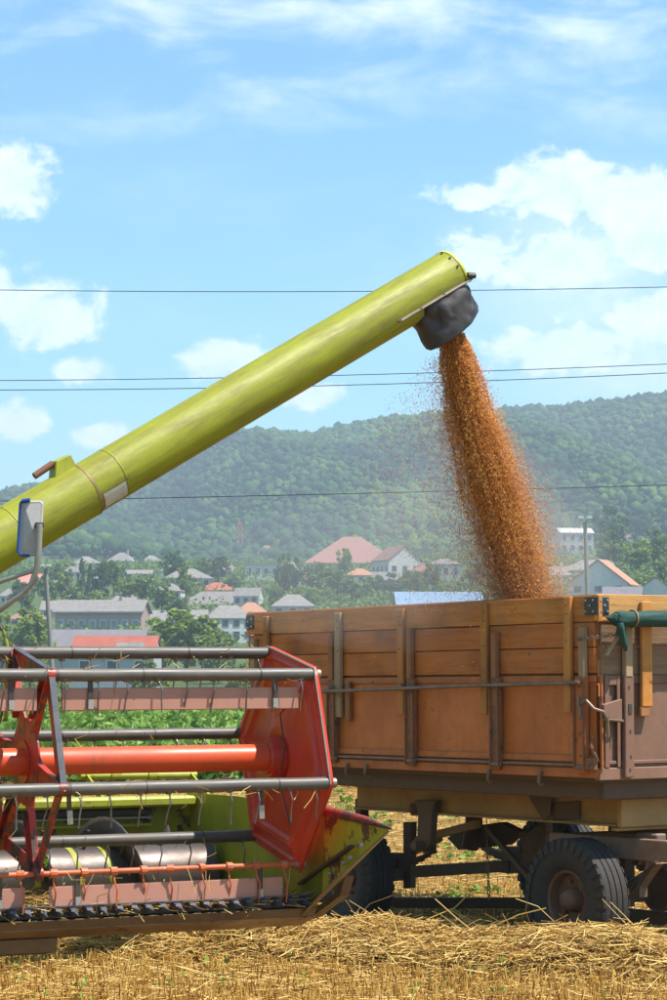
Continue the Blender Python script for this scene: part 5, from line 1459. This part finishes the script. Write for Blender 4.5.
# front bogie frame
zf1, zf0 = tp(600, 836, x=.50).z, tp(600, 857, x=.50).z
bg_ = MB().box((.50, -.12, zf0), (.56, yF + .62, zf1)).build('bogie_frame', M_dust, trailer, bevel=.006)
MB().box((W - .56, -.12, zf0), (W - .50, yF + .62, zf1)).build('bogie_beam', M_dust, trailer, bevel=.006)
MB().box((.50, -.18, zf0 - .01), (W - .50, -.12, zf1 - .004)).build('bogie_beam', M_dust, trailer, bevel=.006)
MB().box((.565, yF + .5, zf0), (W - .565, yF + .56, zf1 - .006)).build('bogie_beam', M_dust, trailer, bevel=.006)
MB().lathe([(0, .36), (0, .48), (.05, .48), (.05, .36)], (W / 2, yF + .1, zf1 + .004), (0, 0, 1), 40, True).build('turntable', M_under, trailer, smooth=True)
MB().lathe([(0, .34), (0, .46), (.07, .46), (.07, .34)], (W / 2, yF + .1, zf1 + .058), (0, 0, 1), 40, True).build('turntable', M_under, trailer, smooth=True)
p = tp(653, 846, x=.66)                                          # spring box, shackle and leaves at the front
sb_ = MB().box((.60, p.y - .10, p.z - .05), (.70, p.y + .12, p.z + .09)).build('spring_box', M_dust, trailer, bevel=.010)
MB().lathe([(-.07, .055), (.07, .055)], tp(648, 863, x=.66), (1, 0, 0), 16).build('shackle', M_dust, sb_, smooth=True)
MB().lathe([(-.06, .05), (.08, .05)], tp(641, 858, x=.62), (1, 0, 0), 16).build('shackle', M_dust, sb_, smooth=True)
q0, q1 = tp(660, 863, x=.66), tp(626, 884, x=.66)
for i in range(6):
    o_ = Vector((0, 0, -.016 * i)); b = MB(); b.bar(q0 + o_ + Vector((0, .02 * i, -.002 * i)), q0.lerp(q1, .5) + o_ + Vector((0, 0, -.01)), .075, .012); b.bar(q0.lerp(q1, .5) + o_ + Vector((0, 0, -.01)), q1 + o_ - Vector((0, .035 * i, 0)), .075, .012)
    b.build('spring_leaf', M_dust, trailer)
for sx in (.62, W - .70):
    MB().box((sx, yF - .07, RW - .07), (sx + .09, yF + .07, zf0 + .02)).build('spring_clamp', M_under, trailer)
c = tp(657, 888, x=.86)
dm = MB().lathe([(.28, 0), (.28, .17), (.0, .17), (-.01, .155), (.012, .145), (.02, .05), (.02, 0)], c, (1, 0, 0), 32).build('brake_drum', M_under, trailer, smooth=True)
MB().lathe([(-.006, .150), (-.006, .168), (.006, .168), (.006, .150)], c, (1, 0, 0), 32, True).build('drum_ring', M_rim, dm, smooth=True)
MB().box((.9, -.2, tp(640, 915, x=.95).z - .05), (.98, yF + .3, tp(640, 915, x=.95).z + .04)).build('lower_beam', M_under, trailer, bevel=.006)
for s in (-1, 1):                                                # drawbar towards the tractor
    MB().bar((W / 2 + s * .45, -.15, .62), (W / 2, -1.9, .50), .07, .09).build('drawbar', M_dust, trailer, bevel=.006)
MB().lathe([(-.02, .05), (-.02, .09), (.02, .09), (.02, .05)], (W / 2, -1.97, .50), (0, 0, 1), 20, True).build('tow_eye', M_dust, trailer, smooth=True)

# rolled tarpaulin tied across the front
ta, tb_ = tp(616, 618.5, y=-.14), tp(668, 619.5, y=-.14)
dirx = Vector((1, 0, 0)); zt_ = ta.z
pts, rs = [], []
x = ta.x
for xq, r_ in ((-.075, .004), (-.05, .016), (-.028, .024), (-.018, .034), (0.0, .036), (.004, .044), (.02, .050), (.035, .053)):
    pts.append(Vector((x + xq, -.125, zt_ + (.058 - r_) * .10))); rs.append(r_)
xx_ = x + .06
while xx_ < W - .1:
    pts.append(Vector((xx_, -.125 + .004 * mnoise.noise(Vector((xx_ * 4, 0, 0))), zt_ + .005 * mnoise.noise(Vector((xx_ * 3, 2, 0))) - .0))); rs.append(.054 + .004 * mnoise.noise(Vector((xx_ * 9, 5, 0)))); xx_ += .05
tr_ = thing('rolled_tarpaulin', 'dark green tarpaulin rolled up and tied across the trailer front', 'tarpaulin', TB, TROT)
tr_.rotation_euler = (TILT, 0, TROT)
rb = MB().tube(pts, rs, 28)
for i_, v_ in enumerate(rb.v):
    px_, py_, pz_ = v_; cy_, cz_ = -.125, zt_
    an_ = math.atan2(pz_ - cz_, py_ - cy_); rr_ = math.hypot(py_ - cy_, pz_ - cz_)
    f_ = 1 + .16 * mnoise.noise(Vector((px_ * 5 + an_ * .9, math.cos(an_) * 1.3, math.sin(an_) * 1.3))) + .10 * abs(mnoise.noise(Vector((px_ * 16 + an_ * 2.2, math.cos(an_) * 2.6, math.sin(an_) * 2.6))))
    rb.v[i_] = (px_ + .012 * mnoise.noise(Vector((an_ * 2, px_ * 9, 3))), cy_ + math.cos(an_) * rr_ * f_, cz_ + math.sin(an_) * rr_ * f_)
rb.build('roll', M_tarp, tr_, smooth=True)
q = [Vector((x + .02, -.17, zt_ - .03)), Vector((x + .045, -.15, zt_ - .09)), Vector((x + .085, -.13, zt_ - .17)), Vector((x + .105, -.125, zt_ - .215))]
b = MB(); V = []
for i, p in enumerate(q):
    w_ = (.030, .040, .034, .012)[i]
    V += [p + Vector((-w_, .004 * (i % 2), -.006)), p + Vector((0, -.012, 0)), p + Vector((w_, .004, .006))]
b.add(V, [(3*i + k, 3*i + k + 1, 3*i + 4 + k, 3*i + 3 + k) for i in range(3) for k in range(2)])
fo = b.build('loose_corner', M_tarp, tr_, smooth=True); md = fo.modifiers.new('solid', 'SOLIDIFY'); md.thickness = .004
for xs in (x + .16, x + .75, x + 1.4):
    MB().lathe([(-.006, .052), (-.006, .0625), (.006, .0625), (.006, .052)], (xs, -.125, zt_), (1, 0, 0), 20, True).build('tie_cord', M_tan, tr_, smooth=True)
    MB().bar((xs, -.07, zt_ + .02), (xs, -.01, zt_ + .03), .012, .006).build('tie_hook', M_rodsteel, tr_)

# ------------------------------------------------------------------ falling grain
YS0, YS1 = c2.y, c2.y + 1.05
CEN = [(330, 452, 11), (345, 455, 16), (370, 459.5, 20), (400, 466, 24), (450, 481, 29), (500, 496.5, 34.5), (550, 510.5, 34), (595, 523, 33), (640, 534, 33), (680, 542, 33)]
cy = np.array([c[0] for c in CEN], float); cxx = np.array([c[1] for c in CEN], float); cw = np.array([c[2] for c in CEN], float)
def stream_at(py):
    q = (py - 330) / 350; Y = YS0 + (YS1 - YS0) * q
    px = np.interp(py, cy, cxx); w = np.interp(py, cy, cw) * Y / FPX
    return (px - CX) / FPX * Y, Y, CAM_H + (HY - py) / FPX * Y, w
# dense core
V = []; F = []; nr, nc = 70, 48
for i in range(nr):
    py = 332 + (676 - 332) * i / (nr - 1); X, Y, Z, w = stream_at(np.array(py)); 
    for j in range(nc):
        a = 2 * math.pi * j / nc
        nn = mnoise.noise(Vector((math.cos(a) * 2.2, math.sin(a) * 2.2, py * .045))) * .12 + mnoise.noise(Vector((math.cos(a) * 6, math.sin(a) * 6, py * .05))) * .10
        rr = w * (0.64 - 0.10 * min(1, max(0, (py - 420) / 200)) + nn)
        V.append((float(X + rr * math.cos(a)), float(Y + rr * math.sin(a)), float(Z)))
for i in range(nr - 1):
    for j in range(nc):
        j2 = (j + 1) % nc; F.append((i*nc + j, i*nc + j2, (i+1)*nc + j2, (i+1)*nc + j))
b = MB(); b.add(V, F)
gs = thing('falling_grain', 'thick stream of orange brown wheat grain pouring from the spout', 'grain', (0, 0, 0)); gs['kind'] = 'stuff'
o = b.build('grain_core', M_graincore, gs, smooth=True); o['kind'] = 'stuff'
def grains(P, D, ln, wd):
    """small spindle-shaped kernels"""
    n = len(P); t_ = rng.normal(size=(n, 3)); s1 = np.cross(D, t_); s1 /= np.linalg.norm(s1, axis=1, keepdims=True); s2 = np.cross(D, s1)
    ln = np.broadcast_to(ln, (n,))[:, None]; wd = np.broadcast_to(wd, (n,))[:, None]
    V = np.stack([P - D * ln / 2, P + s1 * wd, P + (-.5 * s1 + .87 * s2) * wd, P + (-.5 * s1 - .87 * s2) * wd, P + D * ln / 2], 1)
    f = np.array([(0, 2, 1), (0, 3, 2), (0, 1, 3), (4, 1, 2), (4, 2, 3), (4, 3, 1)])
    F = (f[None] + (np.arange(n) * 5)[:, None, None]).reshape(-1, 3)
    return V.reshape(-1, 3), F, np.repeat(rng.random(n), 5)
n = 88000
py = 333 + (660 - 333) * rng.random(n) ** 0.9; X, Y, Z, w = stream_at(py)
a = rng.uniform(0, 6.283, n)
edge = 0.40 + 0.60 * rng.random(n) ** 0.65
clump = np.array([mnoise.noise(Vector((math.cos(q) * 2.5, math.sin(q) * 2.5, y_ * .03))) for q, y_ in zip(a, py)])
rr = w * edge * (1 + .18 * clump)
tail = rng.random(n) < 0.22 * np.clip((py - 345) / 120, 0, 1)
rr = np.where(tail, w * (0.95 + np.abs(rng.normal(0, .28, n))), rr)
P = np.stack([X + rr * np.cos(a), Y + rr * np.sin(a), Z], 1)
slope = np.gradient(np.interp(np.arange(330, 681.), cy, cxx)); sl = np.interp(py, np.arange(330, 681.), slope)
D = np.stack([sl, .2 * np.ones(n), -np.ones(n)], 1) + rng.normal(0, .09, (n, 3)); D /= np.linalg.norm(D, axis=1, keepdims=True)
g_ = grains(P, D, rng.uniform(.010, .024, n), rng.uniform(.0017, .0026, n))
streak = np.array([mnoise.noise(Vector((math.cos(q) * 9, math.sin(q) * 9, y_ * .02))) for q, y_ in zip(a, py)])
parts = [(g_[0], g_[1], np.clip(.62 * g_[2] + np.repeat(.19 + .75 * streak, 5), 0, 1))]
n = 9000                                                          # spray thrown off to the left and right
py = 355 + 260 * rng.random(n) ** .75; X, Y, Z, w = stream_at(py)
side = np.where(rng.random(n) < .76, -1, 1)
off = np.minimum(rng.exponential(1.0, n), rng.uniform(1.8, 3.4, n)) * np.where(side < 0, .25 * np.clip((py - 345) / 110, .1, 1.0), .10 * np.clip((py - 400) / 100, .15, 1.0))
P = np.stack([X + side * (w * .95 + off), Y + rng.normal(0, .14, n), Z], 1)
D = np.stack([.05 * rng.normal(size=n), .1 * rng.normal(size=n), -np.ones(n)], 1) + rng.normal(0, .2, (n, 3)); D /= np.linalg.norm(D, axis=1, keepdims=True)
parts.append(grains(P, D, rng.uniform(.008, .018, n), rng.uniform(.0018, .0027, n)))
n = 900                                                           # chaff drifting in the air
P = np.stack([rng.uniform(-1.6, 1.9, n), rng.uniform(15.0, 19, n), rng.uniform(2.0, 3.5, n)], 1)
keepm = rng.random(n) < np.exp(-np.maximum(0, .6 - P[:, 0]) * .75); P = P[keepm]
D = rng.normal(size=P.shape); D /= np.linalg.norm(D, axis=1, keepdims=True)
parts.append(grains(P, D, rng.uniform(.006, .012, len(P)), rng.uniform(.0018, .003, len(P))))
V, F, r = merge(parts)
o = obj('loose_grain', fastmesh('loose_grain', V, F, r), M_grain, gs); o['kind'] = 'stuff'
# heap inside the trailer
nu, nv = 40, 26; V = []; F = []
hx, hy_ = w2t(stream_at(np.array(660.))[:1] and (float(stream_at(np.array(660.))[0]), float(stream_at(np.array(660.))[1]), 0)).xy
for i in range(nu + 1):
    for j in range(nv + 1):
        y = .035 + (LT - .07) * i / nu; x = .035 + (W - .07) * j / nv
        d = math.hypot(x - hx, y - hy_)
        V.append((x, y, 1.62 + .58 * math.exp(-(d / 1.1) ** 2) + .02 * mnoise.noise(Vector((x * 4, y * 4, 0)))))
for i in range(nu):
    for j in range(nv): k = i * (nv + 1) + j; F.append((k, k + 1, k + nv + 2, k + nv + 1))
b = MB(); b.add(V, F); V2 = b
hp_o = b.build('grain_heap', M_graincore, None, smooth=True); hp_o.location = TB; hp_o.rotation_euler = (TILT, 0, TROT)
tag(hp_o, 'heap of wheat grain lying inside the trailer', 'grain', kind='stuff')

# ------------------------------------------------------------------ stubble, straw, weeds
def rnd_field(n, y0, y1, pw=1.0, m0=-40, m1=710):
    y = y0 + (y1 - y0) * rng.random(n) ** pw
    x = (rng.uniform(m0, m1, n) - CX) / FPX * y
    return x, y
parts = []
for n, y0, y1, r0, rows in ((9500, 14.0, 18.0, .0040, True), (9500, 18, 26, .0042, True), (9000, 26, 40, .004, False)):
    x, y = rnd_field(n, y0, y1)
    if rows: x = np.round((x * .94 - y * .34) / .13) * .13 / .94 + y * .34 / .94 + rng.normal(0, .016, n)
    P = np.stack([x, y, terrain(x, y) - .01], 1)
    D = rng.normal(0, .16, (n, 3)); D[:, 2] = 1; D /= np.linalg.norm(D, axis=1, keepdims=True)
    parts.append(strands(P, D, rng.uniform(.04, .14, n), r0))
for n, y0, y1, m0, m1 in ((5000, 10.5, 14.0, -250, 920), (3500, 14, 26, -330, -40), (3500, 14, 26, 710, 1000)):      # past the edges of the view
    x, y = rnd_field(n, y0, y1, 1.0, m0, m1); P = np.stack([x, y, terrain(x, y) - .01], 1)
    D = rng.normal(0, .2, (n, 3)); D[:, 2] = 1; D /= np.linalg.norm(D, axis=1, keepdims=True)
    parts.append(strands(P, D, rng.uniform(.05, .15, n), .0045))
V, F, r = merge(parts)
o = obj('stubble', fastmesh('stubble', V, F, r), M_stub); tag(o, 'short golden stubble standing all over the harvested field', 'stubble', kind='stuff')
parts = []
for n, y0, y1, r0 in ((7500, 14.0, 19, .0032), (12000, 19, 30, .0036), (8000, 30, 40, .004)):
    x, y = rnd_field(n, y0, y1); P = np.stack([x, y, terrain(x, y) + rng.uniform(.002, .07, n)], 1)
    a = rng.uniform(0, 6.28, n); D = np.stack([np.cos(a), np.sin(a), rng.normal(0, .12, n)], 1); D /= np.linalg.norm(D, axis=1, keepdims=True)
    parts.append(strands(P, D, rng.uniform(.08, .32, n), r0))
V, F, r = merge(parts)
o = obj('straw_litter', fastmesh('straw_litter', V, F, r), M_straw); tag(o, 'loose bits of straw littering the stubble field', 'straw', kind='stuff')
# swath of cut straw in front of the wheels
SW = [Vector((-2.6, 17.9, 0)), Vector((-1.2, 17.3, 0)), Vector((0.2, 16.72, 0)), Vector((1.2, 16.22, 0)), Vector((2.2, 15.92, 0)), Vector((3.4, 15.7, 0))]
def sw_at(t_):
    f = t_ * (len(SW) - 1); i = min(int(f), len(SW) - 2); q = f - i
    p = SW[i].lerp(SW[i + 1], q); d = (SW[i + 1] - SW[i]).normalized(); return p, Vector((-d.y, d.x, 0)), d
def sw_h(t_, s):
    return max(0.0, (0.25 + .04 * math.exp(-((t_ - .66) / .13) ** 2) + .14 * mnoise.noise(Vector((t_ * 9, 1.3, 0))) + .12 * mnoise.noise(Vector((t_ * 22, s * 2, 3)))) * (1 - s * s) ** .8) if abs(s) < 1 else 0.0
nu, nv = 120, 16; V = []; F = []
for i in range(nu + 1):
    p, nrm, d = sw_at(i / nu)
    for j in range(nv + 1):
        s = -1 + 2 * j / nv; q = p + nrm * s * .50; V.append((q.x, q.y, tz(q.x, q.y) - .02 + .85 * sw_h(i / nu, s)))
for i in range(nu):
    for j in range(nv): k = i * (nv + 1) + j; F.append((k, k + nv + 1, k + nv + 2, k + 1))
t = NT('straw mat'); v = t.coords((1, 1, 1), False); nn = t.noise(v, 60, 6, .7, 1.0)
t.bump(nn, 1.0, .05); M_mat = t.set(t.ramp(nn, [(.3, (.13, .075, .028)), (.55, (.30, .19, .07)), (.8, (.46, .32, .13))]), .9, 0, .1)
sw = thing('straw_swath', 'long heap of cut straw lying in front of the trailer wheels', 'straw', (0, 0, 0)); sw['kind'] = 'stuff'
b = MB(); b.add(V, F); o = b.build('straw_base', M_mat, sw, smooth=True); o['kind'] = 'stuff'
n = 15000
ts = rng.random(n); ss = rng.uniform(-1.05, 1.05, n); P = np.zeros((n, 3)); D = np.zeros((n, 3))
for i in range(n):
    p, nrm, d = sw_at(ts[i]); q = p + nrm * ss[i] * .52
    P[i] = (q.x, q.y, .85 * sw_h(ts[i], min(1, abs(ss[i])) * math.copysign(1, ss[i])) + random.random() ** 2 * .07)
    a = random.gauss(0, 1.1); dd = d * math.cos(a) + nrm * math.sin(a); D[i] = (dd.x, dd.y, random.gauss(.0, .20))
D *= np.where(rng.random(n) < .5, -1, 1)[:, None]; D /= np.linalg.norm(D, axis=1, keepdims=True)
ln = rng.uniform(.10, .48, n); P -= D * (ln * .5)[:, None]; P[:, 2] = np.maximum(P[:, 2], .012) + terrain(P[:, 0], P[:, 1])
up = rng.random(n) < .006; D[up, 2] += .7; D /= np.linalg.norm(D, axis=1, keepdims=True)
V, F, r = strands(P, D, ln, rng.uniform(.0020, .0042, n), np.stack([rng.normal(0, .02, n), rng.normal(0, .02, n), rng.normal(.015, .02, n)], 1), 3)
o = obj('straw_stalks', fastmesh('straw_stalks', V, F, r), M_straw, sw); o['kind'] = 'stuff'
# weeds
parts = []
x, y = rnd_field(150, 14.2, 24)
x2, y2 = (rng.uniform(440, 545, 26) - CX) / FPX * 24, rng.uniform(20, 27, 26)
x3, y3 = rnd_field(70, 29, 40)
for X_, Y_, npl, s0 in ((x, y, 12, .028), (x2 * y2 / 24, y2, 26, .05), (x3, y3, 22, .07)):
    C = np.stack([X_, Y_, .03 + terrain(X_, Y_)], 1); Q = np.repeat(C, npl, 0) + rng.normal(0, 1, (len(C) * npl, 3)) * np.array([.05, .05, .03]); Q[:, 2] += .015
    parts.append(leaves(Q, rng.uniform(.6, 1.3, len(Q)) * s0, 1.2, 1.8))
V, F, r = merge(parts)
o = obj('weeds', fastmesh('weeds', V, F, r), M_weed); tag(o, 'small green weeds scattered through the stubble', 'weeds', kind='stuff')
# standing green crop beyond the stubble
n = 15000
y = 39 + 36 * rng.random(n) ** 1.15; x = (rng.uniform(-90, 760, n) - CX) / FPX * y
x = np.round(x / .7) * .7 + rng.normal(0, .07, n)
e_n = 4500; e_y = rng.uniform(39, 75, e_n); e_x = np.where(rng.random(e_n) < .5, rng.uniform(-500, -90, e_n), rng.uniform(760, 1170, e_n)); e_x = (e_x - CX) / FPX * e_y
x = np.concatenate([x, e_x]); y = np.concatenate([y, e_y]); n += e_n
h = rng.uniform(.55, .85, n) * (1 + .15 * np.sin(x * .7) * np.sin(y * .4))
npl = 10; C = np.stack([x, y, np.zeros(n)], 1); Q = np.repeat(C, npl, 0); H = np.repeat(h, npl) * rng.uniform(.25, 1.05, n * npl)
Q[:, 2] = H; Q[:, :2] += rng.normal(0, .13, (len(Q), 2))
V, F, r = leaves(Q, rng.uniform(.06, .13, len(Q)), 0.8, 2.4)
o = obj('green_crop', fastmesh('green_crop', V, F, r), M_crop); tag(o, 'strip of leafy green crop standing beyond the stubble', 'crop', kind='stuff')

# ------------------------------------------------------------------ air
hz = MB().box((-2600, -80, -60), (2600, 4400, 330)).build('haze', None, None)
hm = bpy.data.materials.new('haze air'); hm.use_nodes = True; ht = hm.node_tree; ht.nodes.clear()
vo = ht.nodes.new('ShaderNodeOutputMaterial'); pv = ht.nodes.new('ShaderNodeVolumePrincipled')
pv.inputs['Color'].default_value = (0.72, 0.86, 1.0, 1); pv.inputs['Density'].default_value = 0.00030; pv.inputs['Anisotropy'].default_value = 0.1
ht.links.new(pv.outputs[0], vo.inputs['Volume']); hz.data.materials.append(hm)
tag(hz, 'thin pale summer haze over the valley', 'haze', kind='stuff')
dm_ = bpy.data.materials.new('grain dust'); dm_.use_nodes = True; ht = dm_.node_tree; ht.nodes.clear()
vo = ht.nodes.new('ShaderNodeOutputMaterial'); pv = ht.nodes.new('ShaderNodeVolumePrincipled')
pv.inputs['Color'].default_value = (1.0, 0.95, 0.88, 1); pv.inputs['Density'].default_value = 0.14; pv.inputs['Anisotropy'].default_value = 0.2
ht.links.new(pv.outputs[0], vo.inputs['Volume'])
dc = thing('grain_dust', 'pale dust hanging round the lower end of the grain stream', 'dust', (0, 0, 0)); dc['kind'] = 'stuff'
for (px, py, Y, a_, b_, c_) in ((485, 545, 17.55, .95, .55, .75), (415, 570, 17.6, 1.6, .6, .62), (520, 570, 17.5, .6, .5, .6)):
    q = at(px, py, Y); bmm = MB(); prof = [(-c_ * math.cos(math.pi * i / 12), math.sin(math.pi * i / 12)) for i in range(13)]
    bmm.lathe(prof, (0, 0, 0), (0, 0, 1), 24); bmm.v = [(q.x + v_[0] * a_, q.y + v_[1] * b_, q.z + v_[2]) for v_ in bmm.v]
    o = bmm.build('dust_puff', dm_, dc, smooth=True); o['kind'] = 'stuff'
# summer haze over the valley', 'haze', kind='stuff')
